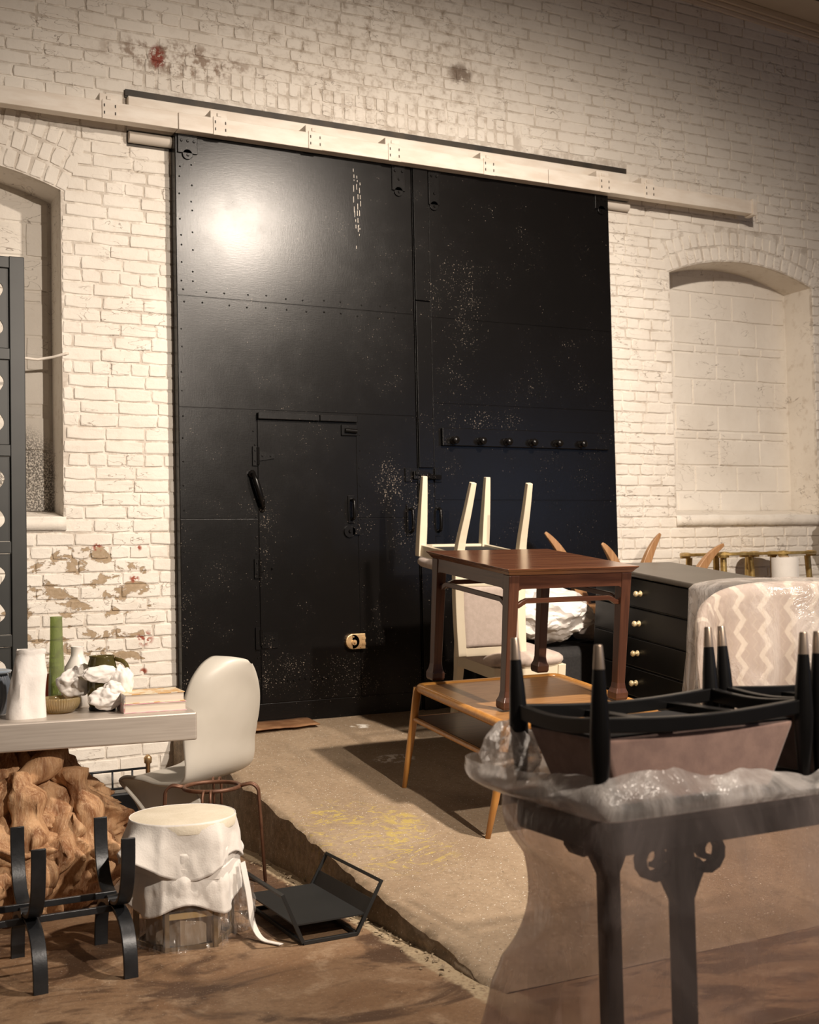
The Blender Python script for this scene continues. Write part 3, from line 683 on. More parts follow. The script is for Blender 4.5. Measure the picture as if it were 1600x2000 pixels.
for (x0, y0, z0, x1, y1, z1, r0, r1) in ((0.30, -.17, .60, -.12, -.33, .28, .045, .065), (-.12, -.33, .28, -.30, -.30, .05, .065, .045), (.16, -.26, .56, .22, -.35, .12, .055, .07), (-.12, -.24, .60, -.02, -.30, .40, .07, .05),
                                     (.34, -.17, .55, .44, -.20, .12, .05, .065), (-.42, -.22, .44, -.46, -.30, .10, .05, .04), (.10, -.33, .20, -.06, -.40, .04, .05, .022), (-.28, -.26, .45, -.10, -.34, .20, .05, .07), (.36, -.24, .36, .16, -.36, .05, .055, .06)):
    P0, P1 = Vector((x0, y0, z0)), Vector((x1, y1, z1)); sd = Vector((rl.uniform(-.05, .05), rl.uniform(-.04, .0), 0)); pts = []
    for i in range(19):
        t_ = i / 18; pts.append(P0.lerp(P1, t_) + sd * math.sin(math.pi * t_) + Vector((.012 * math.sin(9 * t_ + x0 * 30), 0, 0)))
    m_ = MB(); m_.tube(pts, [(r0 + (r1 - r0) * i / 18) * (1 + .22 * math.sin(i * 1.1 + x0 * 20)) * (0.6 if i in (0, 18) else 1) for i in range(19)], 28)
    m_.v = [tuple(Vector(p) + Vector((1, 1, .3)) * 0.030 * fbm((p[0] * 14, p[1] * 14, p[2] * 5), 1.0, 3)) for p in m_.v]
    obj('root_limb', m_, 'root', tb, smooth=True)

# ---- things on the table
def rev(mb, prof, seg=32, c=(0, 0, 0)): return mb.lathe(prof, seg, c)
TZ = 0.7502
def crumple(c, r, seed, amp=0.35, sc=2.0, n=3, squash=1.0, soft=False):
    bm = bmesh.new(); bmesh.ops.create_icosphere(bm, subdivisions=n, radius=1.0); vs = []; 
    for v in bm.verts:
        d = v.co.normalized(); q = d * sc + Vector((seed * 3.1, seed * 1.7, seed))
        k = 1 + amp * (1 - 2 * abs(noise.noise(q))) * .6 + amp * .45 * noise.noise(q * 2.3) + (.06 if soft else .25) * amp * (1 - 2 * abs(noise.noise(q * 4.1)))
        vs.append((c[0] + d.x * r[0] * k, c[1] + d.y * r[1] * k, c[2] + d.z * r[2] * k * squash))
    fs = [tuple(v.index for v in f.verts) for f in bm.faces]; bm.free()
    return MB().add(vs, fs)
# paper-wrapped bottle
def wrap_fn(u, v):
    a = 2 * math.pi * u; r = 0.070 - 0.020 * v ** 1.5 + (0.004 if v > .96 else 0); k = 1 + .10 * (1 - 2 * abs(noise.noise(Vector((math.cos(a) * 1.1, math.sin(a) * 1.1, v * 1.6))))) + .05 * noise.noise(Vector((math.cos(a) * 2, math.sin(a) * 2, v * 5)))
    sq = 1 / max(abs(math.cos(a)) ** 3 + abs(math.sin(a)) ** 3, .2) ** .33
    return (r * k * sq * math.cos(a) + 0.022 * v, r * k * sq * math.sin(a) * .8, 0.262 * v + .01 * noise.noise(Vector((math.cos(a) * 2, math.sin(a) * 2, 3))) * v)
wbm = MB().grid(wrap_fn, 48, 30, cu=True); n_ = 30; wbm.f.append(tuple(i * n_ + n_ - 1 for i in range(48))); wbm.f.append(tuple(i * n_ for i in reversed(range(48))))
o = obj('paper_parcel', wbm, 'tissue', smooth='auto', angle=25, loc=(0.852, -1.775, TZ)); tag(o, 'tall upright bottle shape wrapped in white paper at the left of the table', 'wrapped bottle')
gb = thing('glass_bottle', 'tall slim green glass bottle standing behind the ribbed bowl', 'bottle', (1.035, -1.45, TZ))
obj('body', rev(MB(), [(0.0, .003), (.033, .003), (.035, .012), (.034, .11), (.031, .17), (.026, .28), (.0245, .365), (.0265, .373), (.023, .373), (.022, .30), (.028, .17), (.030, .02), (0, .014)], 36), 'green_glass', gb, smooth=True)
M['red_wax'] = plain('red_wax', (0.42, 0.05, 0.035), (0.36, 0.04, 0.03), 0.45)
o = obj('candle', rev(MB(), [(0, 0), (.020, 0), (.021, .004), (.0205, .126), (.016, .132), (.004, .128), (0, .128)], 20), 'red_wax', smooth='auto', loc=(1.006, -1.40, TZ)); tag(o, 'red pillar candle half hidden beside the green bottle', 'candle')
bw = thing('glass_bowl', 'ribbed amber glass bowl near the front edge of the table', 'bowl', (0.998, -1.70, TZ))
def bowl_fn(u, v):
    a = 2 * math.pi * u; prof = [(0.03, 0), (.05, .004), (.068, .02), (.077, .040), (.079, .054), (.0765, .062), (.073, .060), (.072, .042), (.062, .022), (.045, .010), (.0, .008)]
    q = v * (len(prof) - 1); i = min(int(q), len(prof) - 2); f = q - i; r = prof[i][0] * (1 - f) + prof[i + 1][0] * f; zz = prof[i][1] * (1 - f) + prof[i + 1][1] * f
    r *= 1 + (.018 * math.cos(a * 48) if v < .5 else 0); return (r * math.cos(a), r * math.sin(a), zz)
obj('body', MB().grid(bowl_fn, 192, 21, cu=True), 'amber_glass', bw, smooth=True)
M['wax'] = plain('cream_wax', (0.80, 0.72, 0.58), (0.74, 0.66, 0.52), 0.5)
cj = thing('candle_jar', 'squat white jar candle with a cream wax band behind the bowl', 'candle', (1.105, -1.52, TZ))
obj('jar', rev(MB(), [(0, 0), (.046, 0), (.052, .008), (.053, .045), (.050, .050), (.046, .050), (.046, .04), (0, .04)], 30), 'white_cloth', cj, smooth='auto'); obj('wax', rev(MB(), [(0, .038), (.045, .038), (.045, .058), (0, .060)], 30), 'wax', cj, smooth='auto')
M['ceramic'] = plain('white_ceramic', (0.78, 0.74, 0.69), (0.74, 0.70, 0.65), 0.25)
o = obj('ceramic_vase', rev(MB(), [(0, 0), (.05, 0), (.062, .03), (.066, .09), (.055, .15), (.032, .19), (.026, .205), (.0265, .236), (.029, .240), (.022, .240), (.021, .20), (.0, .19)], 32), 'ceramic', smooth=True, loc=(1.135, -1.385, TZ)); tag(o, 'white ceramic vase whose narrow neck rises out of tissue paper', 'vase')
jg = thing('glass_jug', 'dark olive glass jug with a loop handle half wrapped in tissue', 'jug', (1.165, -1.70, TZ))
obj('body', rev(MB(), [(0, .003), (.046, .003), (.050, .015), (.056, .03), (.060, .10), (.060, .16), (.054, .190), (.048, .210), (.051, .218), (.047, .216), (.050, .19), (.056, .16), (.055, .10), (.050, .03), (0, .02)], 36), 'smoke_glass', jg, smooth=True)
obj('handle', MB().tube(fillet([(.048, -.02, .205), (.085, -.045, .19), (.098, -.05, .14), (.085, -.045, .09), (.055, -.025, .075)], .03, 5), .009, 12), 'smoke_glass', jg, smooth=True)
obj('foot', rev(MB(), [(0, .0), (.052, 0), (.054, .008), (.048, .02), (0, .02)], 30), 'iron', jg, smooth='auto')
tp_ = thing('tissue_paper', 'crumpled white tissue paper heaped around the jug and jar', 'tissue paper', (1.10, -1.66, TZ))
def sheet_crumple(c, size, seed, rot):
    def fn(u, v):
        x, y = (u - .5) * size[0], (v - .5) * size[1]
        zz = size[2] * (.45 * (1 - 2 * abs(noise.noise(Vector((u * 1.7 + seed, v * 1.7, seed * 1.3))))) + .3 * noise.noise(Vector((u * 4, v * 4, seed))) + .10 * (1 - 2 * abs(noise.noise(Vector((u * 6 + seed, v * 6, 2))))))
        return Vector(c) + Euler(rot).to_matrix() @ Vector((x * (1 + .2 * noise.noise(Vector((v * 4, seed, 0)))), y * (1 + .2 * noise.noise(Vector((u * 4, seed, 5)))), zz))
    return MB().grid(fn, 26, 26)
for i, (c, r_) in enumerate((((-.03, .03, .105), (.062, .055, .052)), ((.065, -.125, .055), (.062, .035, .040)), ((.125, -.105, .110), (.042, .035, .058)), ((.045, -.105, .150), (.060, .018, .030)), ((.10, -.12, .085), (.045, .03, .035)), ((.0, .02, .150), (.035, .035, .03)))):
    obj('tissue_fold', crumple(c, r_, i + 1.3, .36, 1.15, 5, soft=True), 'tissue', tp_, smooth=True)
# books
def book(name, label, c, size, rotz, cover, spine):
    b = thing(name, label, 'book', c, (0, 0, rotz), 'books stacked on the table')
    w_, d_, h = size
    obj('pages', MB().span((-w_ / 2 + .004, -d_ / 2 + .004, .003), (w_ / 2 - .004, d_ / 2 - .003, h - .003)), 'pages', b)
    cv = obj('cover', MB().span((-w_ / 2, -d_ / 2, h - .003), (w_ / 2, d_ / 2, h)).span((-w_ / 2, -d_ / 2, 0), (w_ / 2, d_ / 2, .003)), cover, b, bevel=.0008)
    obj('spine', MB().span((-w_ / 2 - .002, -d_ / 2, 0), (-w_ / 2 + .002, d_ / 2, h)), spine, b, bevel=.001)
    return b
M['pages'] = plain('book_pages', (0.72, 0.64, 0.54), (0.62, 0.54, 0.45), 0.8, 0, 4, (1, 1, 90))
def printed(name, base, cols, sc):
    t = NT(name); v = t.objc(); n = t.noise(v, sc, 2, .5); n2 = t.noise(t.scale(v, (1, 3, 1)), sc * 2.2, 2, .5)
    col = t.mix(t.step(n, .47, .53), base, cols[0]); col = t.mix(t.step(n2, .56, .60), col, cols[1]); return t.set(col=col, rough=.4)
M['cover_a'] = printed('printed_cover_orange', (0.74, 0.62, 0.42), ((0.62, 0.36, 0.12), (0.78, 0.70, 0.58)), 18)
M['cover_b'] = plain('cover_pink', (0.62, 0.30, 0.36), (0.72, 0.55, 0.52), 0.45, 0, 20)
M['spine_a'] = printed('printed_spine', (0.66, 0.60, 0.52), ((0.32, 0.30, 0.30), (0.60, 0.45, 0.30)), 60)
M['spine_b'] = printed('printed_spine_pink', (0.68, 0.55, 0.50), ((0.55, 0.28, 0.27), (0.70, 0.62, 0.56)), 60)
book('book', 'lower book with a pink edged cover on the table corner', (1.335, -1.815, TZ), (.245, .20, .036), R(-6), 'cover_b', 'spine_b')
book('book', 'upper book with a pale orange printed cover', (1.332, -1.812, TZ + .0365), (.238, .195, .037), R(-5), 'cover_a', 'spine_a')
# blue ribbed vase at the frame edge
M['blue_gl'] = plain('pale_blue_glaze', (0.32, 0.40, 0.50), (0.44, 0.50, 0.56), 0.25, 0, 5)
M['blue_dk'] = plain('slate_blue_glaze', (0.09, 0.11, 0.14), (0.15, 0.17, 0.20), 0.3, 0, 8)
bv = thing('ribbed_vase', 'slate blue ribbed vase with a pale blue rim cut by the left frame edge', 'vase', (0.742, -1.58, TZ))
def vase_fn(u, v):
    a = 2 * math.pi * u; r = .048 + .042 * math.sin(math.pi * (.12 + .72 * v)); r *= 1 + .025 * math.cos(a * 36); return (r * math.cos(a), r * math.sin(a), .165 * v)
obj('body', MB().grid(vase_fn, 180, 16, cu=True), 'blue_dk', bv, smooth=True)
obj('rim', rev(MB(), [(.071, .16), (.086, .163), (.090, .172), (.080, .176), (.066, .170)], 40, (0, 0, 0)), 'blue_gl', bv, smooth=True)
o = obj('blue_tumbler', rev(MB(), [(0, 0), (.05, 0), (.062, .02), (.058, .12), (.050, .155), (.045, .155), (.05, .11), (.0, .02)], 30), 'blue_gl', smooth=True, loc=(0.80, -1.36, TZ)); tag(o, 'pale blue glazed tumbler behind the ribbed vase', 'tumbler')

# ---- pierced charcoal screen leaning at the left
sc_ = thing('pierced_screen', 'tall charcoal wooden screen with wavy cut-out panels at the left frame edge', 'screen', (0.665, -0.62, 0))
W_, HT = 0.36, 2.835
for s_ in (-1, 1): obj('stile', MB().span((s_ * W_ - .036, -.022, 0), (s_ * W_ + .036, .022, HT)), 'charcoal_wood', sc_, bevel=.004)
cells = [0.05, 0.53, 0.985, 1.43, 1.895, 2.36, 2.805]
for z_ in cells: obj('crossbar', MB().span((-W_, -.018, z_ - .028), (W_, .018, z_ + .028)), 'charcoal_wood', sc_, bevel=.003)
def wave_panel(z0, z1):
    m_ = MB(); n_ = 40
    for y in (-.006, .006):
        pass
    for s_ in (-1, 1):
        pts = []
        for i in range(n_ + 1):
            v = i / n_; hw = 0.275 * (1 - math.exp(-(min(v, 1 - v) * 14) ** 1.4)) - 0.028 * math.cos(4 * math.pi * v) * min(1, 6 * min(v, 1 - v)) * .9
            pts.append((max(.0, hw), z0 + .03 + (z1 - z0 - .06) * v))
        b0 = len(m_.v)
        for hw, zz in pts:
            for y in (-.007, .007): m_.v.append((s_ * hw, y, zz)); m_.v.append((s_ * (W_ - .03), y, zz))
        for i in range(n_):
            a = b0 + i * 4; c = a + 4
            m_.f += [(a, a + 1, c + 1, c), (a + 2, c + 2, c + 3, a + 3), (a, c, c + 2, a + 2)]
    return m_
for a, b in zip(cells[:-1], cells[1:]): obj('wavy_panel', wave_panel(a, b), 'charcoal_wood', sc_)

# ---- pale grey cantilever shell chair
gc = thing('shell_chair', 'pale grey one-piece cantilever shell chair turned to the wall beside the table end', 'chair', (1.665, -1.33, 0), (0, 0, R(-143)))
PF = [(.297, .928, .05), (.293, .915, .13), (.283, .88, .195), (.262, .81, .24), (.235, .69, .262), (.205, .57, .262), (.175, .445, .262), (.11, .385, .255), (-.03, .365, .245), (-.14, .38, .24), (-.215, .385, .235), (-.255, .36, .225), (-.262, .31, .205), (-.258, .24, .195), (-.262, .16, .20), (-.285, .08, .225), (-.32, .025, .26), (-.345, .0, .275)]
def shell_fn(u, v):
    q = v * (len(PF) - 1); i = min(int(q), len(PF) - 2); f = q - i
    def cr(k):
        p0 = PF[max(i - 1, 0)][k]; p1 = PF[i][k]; p2 = PF[i + 1][k]; p3 = PF[min(i + 2, len(PF) - 1)][k]
        return .5 * (2 * p1 + (p2 - p0) * f + (2 * p0 - 5 * p1 + 4 * p2 - p3) * f * f + (3 * p1 - p0 - 3 * p2 + p3) * f ** 3)
    y, zz, hw = cr(0), cr(1), cr(2); s_ = 2 * u - 1; a = abs(s_)
    back = max(0, 1 - v / .42); seat = max(0, 1 - abs(v - .5) / .2); bs = max(0, (v - .62) / .38)
    x = hw * math.copysign(1 - (1 - a) ** 1.35, s_) if True else hw * s_
    y2 = y - .12 * min(1, back * 2.2) * a ** 2.4 + .36 * bs * a ** 1.7
    z2 = zz + .03 * seat * a ** 3 - .14 * max(0, .45 - x / .262) ** 1.7 * max(0, zz - .5) / .42 
    return (x, y2, max(z2, 0.0))
obj('shell', MB().grid(shell_fn, 41, 97), 'grey_shell', gc, smooth=True, solid=.016)

# ---- wire rack on brass posts far behind
wr = thing('wire_rack', 'low black wire rack with a brass knobbed post behind the root table', 'rack', (1.30, -0.55, 0))
def wrack(pts, r=.006): return obj('wire', MB().tube(pts, r, 8), 'iron', wr, smooth=True)
for x in (-.22, .36): obj('post', MB().tube([(x, 0, 0), (x, 0, .33), (x, 0, .335), (x, 0, .36), (x, 0, .375)], [.012, .012, .019, .021, .008], 12), 'brass', wr, smooth=True)
for z_ in (.31, .22, .10): wrack([(-.22, 0, z_), (.36, 0, z_)])
for i in range(5): wrack([(-.12 + i * .1, 0, .10), (-.12 + i * .1, 0, .31)], .005)
obj('basket', MB().span((-.2, -.02, .02), (.34, .16, .20)), 'iron', wr, bevel=.01)

# ---- rusty ring plant stand
ps = thing('plant_stand', 'rusty ring plant stand with bent rod legs behind the wrapped stool', 'plant stand', (1.60, -1.76, 0))
RZ = .405
obj('ring', MB().tube([(.115 * math.cos(2 * math.pi * i / 36), .115 * math.sin(2 * math.pi * i / 36), RZ) for i in range(36)], .0085, 10, closed=True), 'rust_rod', ps, smooth=True)
for k_ in range(4):
    a = R(20 + 90 * k_ - 45); ca, sa = math.cos(a), math.sin(a); tx, ty = -sa, ca
    for e_ in (-1, 1):
        p = [(.112 * ca + tx * .012 * e_, .112 * sa + ty * .012 * e_, RZ), (.165 * ca + tx * .014 * e_, .165 * sa + ty * .014 * e_, RZ + .012), (.192 * ca + tx * .016 * e_, .192 * sa + ty * .016 * e_, RZ - .01), (.215 * ca + tx * .016 * e_, .215 * sa + ty * .016 * e_, .006)]
        obj('leg', MB().tube(fillet(p, .02), .0058, 8), 'rust_rod', ps, smooth=True)
for k_ in (0, 2):
    a0, a1 = R(20 + 90 * k_ - 45), R(20 + 90 * k_ + 45)
    obj('foot_rod', MB().tube([(.215 * math.cos(a0), .215 * math.sin(a0), .006), (.215 * math.cos(a1), .215 * math.sin(a1), .006)], .0055, 8), 'rust_rod', ps, smooth=True)

# ---- stool wrapped in cloth and plastic
ws = thing('wrapped_stool', 'hexagonal metal frame stool wrapped in white cloth over clear plastic', 'stool', (1.285, -2.39, 0), (0, 0, R(8)))
HX = [(.168 * math.cos(R(60 * i - 90 + 14)),   .168 * math.sin(R(60 * i - 90 + 14))) for i in range(6)]
M['old_brass'] = plain('aged_brass', (0.16, 0.115, 0.06), (0.26, 0.19, 0.10), 0.4, 0.7, 10)
for x, y in HX: obj('post', MB().span((x - .009, y - .009, 0), (x + .009, y + .009, .37)), 'old_brass', ws, bevel=.002)
M['gold_strip'] = plain('gold_wood_strip', (0.50, 0.36, 0.17), (0.58, 0.43, 0.22), 0.45, 0.2, 10)
for z_, wd, mt in ((.008, .014, 'old_brass'), (.118, .020, 'gold_strip'), (.362, .016, 'old_brass')):
    for i in range(6):
        a, b = HX[i], HX[(i + 1) % 6]; obj('rail', MB().bar([(*a, z_), (*b, z_)], .008, wd), mt, ws)
M['dusk'] = plain('dark_glass_panel', (0.30, 0.235, 0.17), (0.40, 0.32, 0.24), 0.4)
obj('inner_panel', MB().lathe([(.145, .01), (.145, .35)], 6), 'dusk', ws)
pd = obj('top_pad', MB().lathe([(0, .440), (.16, .440), (.185, .436), (.190, .428), (.187, .400), (0, .395)], 40), 'cream_pad', ws, smooth='auto')
def cloth1(u, v):
    a = 2 * math.pi * u; ca, sa = math.cos(a), math.sin(a)
    hexr = .192 / max(math.cos(((a - R(44)) % (math.pi / 3)) - math.pi / 6), .5) * math.cos(math.pi / 6)
    fold = .5 * math.sin(a * 7 + 2 * fbm((ca, sa, 1), 1)) + fbm((ca * 3, sa * 3, v * 1.5), 1)
    flap = max(0, math.cos(a - R(22))) ** 18 * .11 + max(0, math.cos(a - R(196))) ** 14 * .10
    r = .186 * (1 - min(1, v * 2.2)) + hexr * min(1, v * 2.2) * 1.05 + v * (.012 + .009 * fold) + flap * v ** 1.2 
    zz = .437 - .012 * v - (.150 + .035 * math.sin(a * 3 + 1) - .35 * flap) * v
    return (r * ca, r * sa, zz)
obj('cloth_top', MB().grid(cloth1, 160, 22, cu=True), 'white_cloth', ws, smooth=True, solid=.003)
def cloth2(u, v):
    a = 2 * math.pi * u; ca, sa = math.cos(a), math.sin(a)
    hexr = .196 / max(math.cos(((a - R(44)) % (math.pi / 3)) - math.pi / 6), .5) * math.cos(math.pi / 6)
    fold = math.sin(a * 9 + 3 * fbm((ca, sa, 4), 1)) * .55 + fbm((ca * 3.5, sa * 3.5, v * 2 + 5), 1)
    cin = math.exp(-((v - .34) / .12) ** 2)
    r = hexr * (1.03 - .045 * cin) + .009 * fold * (1 - .7 * cin) + .012 * v
    return (r * ca, r * sa, .335 - (.195 + .022 * math.sin(a * 4)) * v)
obj('cloth_skirt', MB().grid(cloth2, 200, 26, cu=True), 'white_cloth', ws, smooth=True, solid=.003)
def strap_pt(u):
    a = 2 * math.pi * u; hexr = .205 / max(math.cos(((a - R(44)) % (math.pi / 3)) - math.pi / 6), .5) * math.cos(math.pi / 6); return (hexr * math.cos(a), hexr * math.sin(a), .268 + .012 * math.sin(a * 2 + 1))
obj('tie_band', MB().bar([strap_pt(i / 60) for i in range(60)], .006, .034, closed=True), 'white_cloth', ws, smooth='auto')
obj('tie_end', MB().bar(fillet([(.165, -.135, .265), (.182, -.15, .15), (.185, -.165, .05), (.19, -.22, .006), (.225, -.30, .004)], .07, 8), .003, .026, up=(1, .4, .35)), 'white_cloth', ws, smooth='auto')
def filmskirt(u, v):
    a = 2 * math.pi * u; ca, sa = math.cos(a), math.sin(a); hexr = .190 / max(math.cos(((a - R(44)) % (math.pi / 3)) - math.pi / 6), .5) * math.cos(math.pi / 6)
    r = hexr + .016 * (1 - 2 * abs(noise.noise(Vector((ca * 6, sa * 6, v * 4))))) * v + .01 * noise.noise(Vector((ca * 13, sa * 13, v * 7)))
    return (r * ca, r * sa, .24 - .238 * v)
obj('plastic_wrap', MB().grid(filmskirt, 180, 22, cu=True), 'film_thin', ws, smooth='auto', angle=28)
obj('plastic_bunch', crumple((.205, -.02, .085), (.045, .05, .08), 9, .55, 1.9, 4), 'film_thin', ws, smooth='auto', angle=22)

# ---- iron log rack
lg = thing('log_rack', 'black iron log rack of curved flat bars standing in front of the root', 'log rack', (0.44, -2.515, 0))
def uarc(y0, y1, zb, zt, n=22):
    ym = (y0 + y1) / 2; h = (y1 - y0) / 2; out = []
    for i in range(n + 1):
        a = math.pi * i / n; out.append((0, ym - h * math.copysign(abs(math.cos(a)) ** .62, math.cos(a)), zb + (zt - zb) * (1 - math.sin(a) ** .8)))
    return out
for x in (0.0, .285, .568):
    up_ = [(x, q[1], q[2]) for q in uarc(-.19, .195, .205, .445)]; dn = [(x, q[1], .19 - (q[2] - .205) * .19 / .24) for q in uarc(-.205, .205, .205, .445)]
    obj('cradle', MB().bar(up_, .046, .012, up=(0, 1, 0)), 'iron', lg, smooth='auto', bevel=.002)
    obj('foot_bow', MB().bar(dn, .046, .014, up=(0, 1, 0)), 'iron', lg, smooth='auto', bevel=.002)
    obj('collar', MB().tube([(x - .026, 0, .198), (x + .026, 0, .198)], .024, 12), 'iron', lg, smooth='auto')
for y, z_ in ((.045, .212), (-.03, .185)): obj('tie_bar', MB().box((.284, y, z_), (.60, .013, .022)), 'iron', lg, bevel=.002)

# ---- black tray rack on the floor
ty = thing('tray_rack', 'low black metal tray with open slanted end frames lying beside the ramp', 'tray rack', (1.72, -2.445, 0))
y0, y1 = -.245, .245
def rod(name, pts, r=.0065): return obj(name, MB().bar(pts, r * 2, r * 2), 'tray_black', ty, bevel=.001)
for s_, xb, xt in ((-1, -.103, -.174), (1, .102, .203)):
    rod('end_frame', [(xb, y0, .007), (xt, y0, .177), (xt, y1, .177), (xb, y1, .007)])
    rod('floor_runner', [(xb, y0, .007), (xb, y1, .007)])
rod('floor_runner', [(-.103, y0, .007), (.102, y0, .007)]); rod('floor_runner', [(-.103, y1, .007), (.102, y1, .007)])
obj('tray_plate', MB().span((-.130, y0 + .006, .066), (.140, y1 - .006, .071)), 'tray_black', ty)
sp_ = MB().add([(.140, y0 + .006, .07), (.140, y1 - .006, .07), (.168, y1 - .006, .118), (.168, y0 + .006, .118), (.144, y0 + .006, .068), (.144, y1 - .006, .068), (.172, y1 - .006, .116), (.172, y0 + .006, .116)], [(0, 1, 2, 3), (4, 7, 6, 5), (0, 4, 5, 1), (1, 5, 6, 2), (2, 6, 7, 3), (3, 7, 4, 0)])
obj('side_plate', sp_, 'tray_black', ty)

# ================================================================== RIGHT GROUP
M['teak'] = wood('honey_teak', (0.50, 0.235, 0.055), (0.40, 0.175, 0.04), 0.32, 0, 4)
M['teak_panel'] = wood('teak_panel', (0.36, 0.185, 0.07), (0.24, 0.115, 0.042), 0.34, 0, 5)
M['teak_dark'] = wood('dark_teak_shelf', (0.17, 0.085, 0.035), (0.10, 0.05, 0.022), 0.38, 0, 5)
M['mahogany'] = wood('mahogany', (0.088, 0.034, 0.018), (0.05, 0.019, 0.011), 0.25, 0, 3, 0.5)
M['mahogany_top'] = wood('mahogany_top', (0.165, 0.066, 0.031), (0.10, 0.036, 0.018), 0.2, 0, 2.2, 0.5)
M['mahogany_y'] = wood('mahogany_cross', (0.088, 0.034, 0.018), (0.05, 0.019, 0.011), 0.34, 1, 3, 0.15)
M['mahogany_z'] = wood('mahogany_upright', (0.088, 0.034, 0.018), (0.05, 0.019, 0.011), 0.34, 2, 3, 0.15)
M['teak_z'] = wood('honey_teak_upright', (0.50, 0.235, 0.055), (0.40, 0.175, 0.04), 0.32, 2, 4)
M['oak'] = wood('brown_oak', (0.42, 0.235, 0.11), (0.32, 0.16, 0.068), 0.42, 2, 4)
M['cream_paint'] = plain('cream_lacquer', (0.74, 0.655, 0.50), (0.69, 0.60, 0.45), 0.42, 0, 4)
M['linen'] = plain('beige_linen', (0.56, 0.46, 0.40), (0.49, 0.40, 0.34), 0.9, 0, 40, (1, 1, 1), 0.25, 300, sheen=.2)
M['dust'] = plain('black_dust_cover', (0.012, 0.011, 0.011), (0.02, 0.018, 0.018), 0.8, 0, 60)
M['black_lacquer'] = plain('black_lacquer', (0.004, 0.004, 0.0042), (0.006, 0.006, 0.006), 0.28, 0, 5, spec=.28)
M['chest_top'] = plain('brown_grey_chest_top', (0.055, 0.046, 0.037), (0.075, 0.063, 0.052), 0.32, 0, 5, spec=.5)  # brown-grey, lighter than the black carcass
M['knob'] = plain('bone_and_brass', (0.70, 0.58, 0.36), (0.62, 0.48, 0.26), 0.35, 0.3, 20)
M['gold'] = plain('hammered_brass', (0.60, 0.42, 0.16), (0.42, 0.28, 0.09), 0.34, 0.75, 30, (1, 1, 1), 0.3, 90)
M['velvet'] = plain('mauve_velvet', (0.36, 0.225, 0.18), (0.27, 0.165, 0.135), 0.9, 0, 25, (1, 1, 1), 0.2, 200, sheen=.5)
M['ebony'] = plain('satin_ebony', (0.0045, 0.0042, 0.0042), (0.007, 0.0065, 0.0065), 0.33, 0, 6, spec=.35)
M['ferrule'] = plain('antique_brass_ferrule', (0.50, 0.40, 0.32), (0.40, 0.31, 0.24), 0.32, 0.7, 10)
M['steel_dk'] = plain('gunmetal', (0.010, 0.010, 0.011), (0.016, 0.016, 0.018), 0.4, 0.2, 8)
def ikat():
    t = NT('zigzag_upholstery'); x, y, z = t.sep(t.objc())
    an = t.math('ARCTAN2', y, x); tri = t.math('PINGPONG', t.math('MULTIPLY', z, 1.0), 0.062)
    q = t.math('ADD', t.math('MULTIPLY', an, 0.36), t.math('MULTIPLY', tri, 0.9)); fz = t.n('ShaderNodeTexNoise'); fz.inputs['Scale'].default_value = 30; t.l(t.objc(), fz.inputs['Vector'])
    q = t.math('ADD', q, t.math('MULTIPLY', fz.outputs['Fac'], 0.02))
    f = t.math('PINGPONG', q, 0.085); m = t.step(f, 0.056, 0.070)
    tri2 = t.math('PINGPONG', z, 0.03); g = t.math('PINGPONG', t.math('ADD', t.math('MULTIPLY', an, 0.36), tri2), 0.03); m2 = t.math('MULTIPLY', t.step(g, .022, .027), .35)
    col = t.mix(m, (0.44, 0.37, 0.33), (0.66, 0.60, 0.53)); col = t.mix(m2, col, (0.55, 0.48, 0.40))
    return t.set(col=col, rough=.85)
M['ikat'] = ikat()

# ---- teak two-tier table on the ramp
ot = thing('teak_table', 'honey coloured two-tier teak side table standing on the ramp', 'table', (3.105, -1.845, rz(-1.845)), (TILT, 0, 0))
TX, TY, TH = .40, .40, .496
rail_pts = fillet([(-TX, -TY, TH - .02), (TX, -TY, TH - .02), (TX, TY, TH - .02), (-TX, TY, TH - .02)], .05, 5, True)
obj('top_frame', MB().tube(rail_pts, .021, 12, closed=True), 'teak', ot, smooth=True)
obj('top_panel', MB().span((-TX + .012, -TY + .012, TH - .022), (TX - .012, TY - .012, TH - .008)), 'teak_panel', ot)
sh_pts = [(-TX - .012, -TY - .006, .325), (TX + .012, -TY - .006, .325), (TX + .012, TY + .006, .325), (-TX - .012, TY + .006, .325)]
for i in range(4): obj('shelf_rail', MB().tube([sh_pts[i], sh_pts[(i + 1) % 4]], .0125, 10), 'teak', ot, smooth='auto')
obj('shelf', MB().span((-TX, -TY + .004, .327), (TX, TY - .004, .336)), 'teak_dark', ot)
for sx in (-1, 1):
    for sy in (-1, 1):
        obj('leg', MB().tube([(sx * (TX + .058), sy * (TY - .015), 0), (sx * (TX + .035), sy * (TY - .006), .16), (sx * (TX + .012), sy * TY, .33), (sx * (TX - .002), sy * (TY - .002), TH - .02)], [.0115, .0165, .020, .021], 14), 'teak_z', ot, smooth=True)

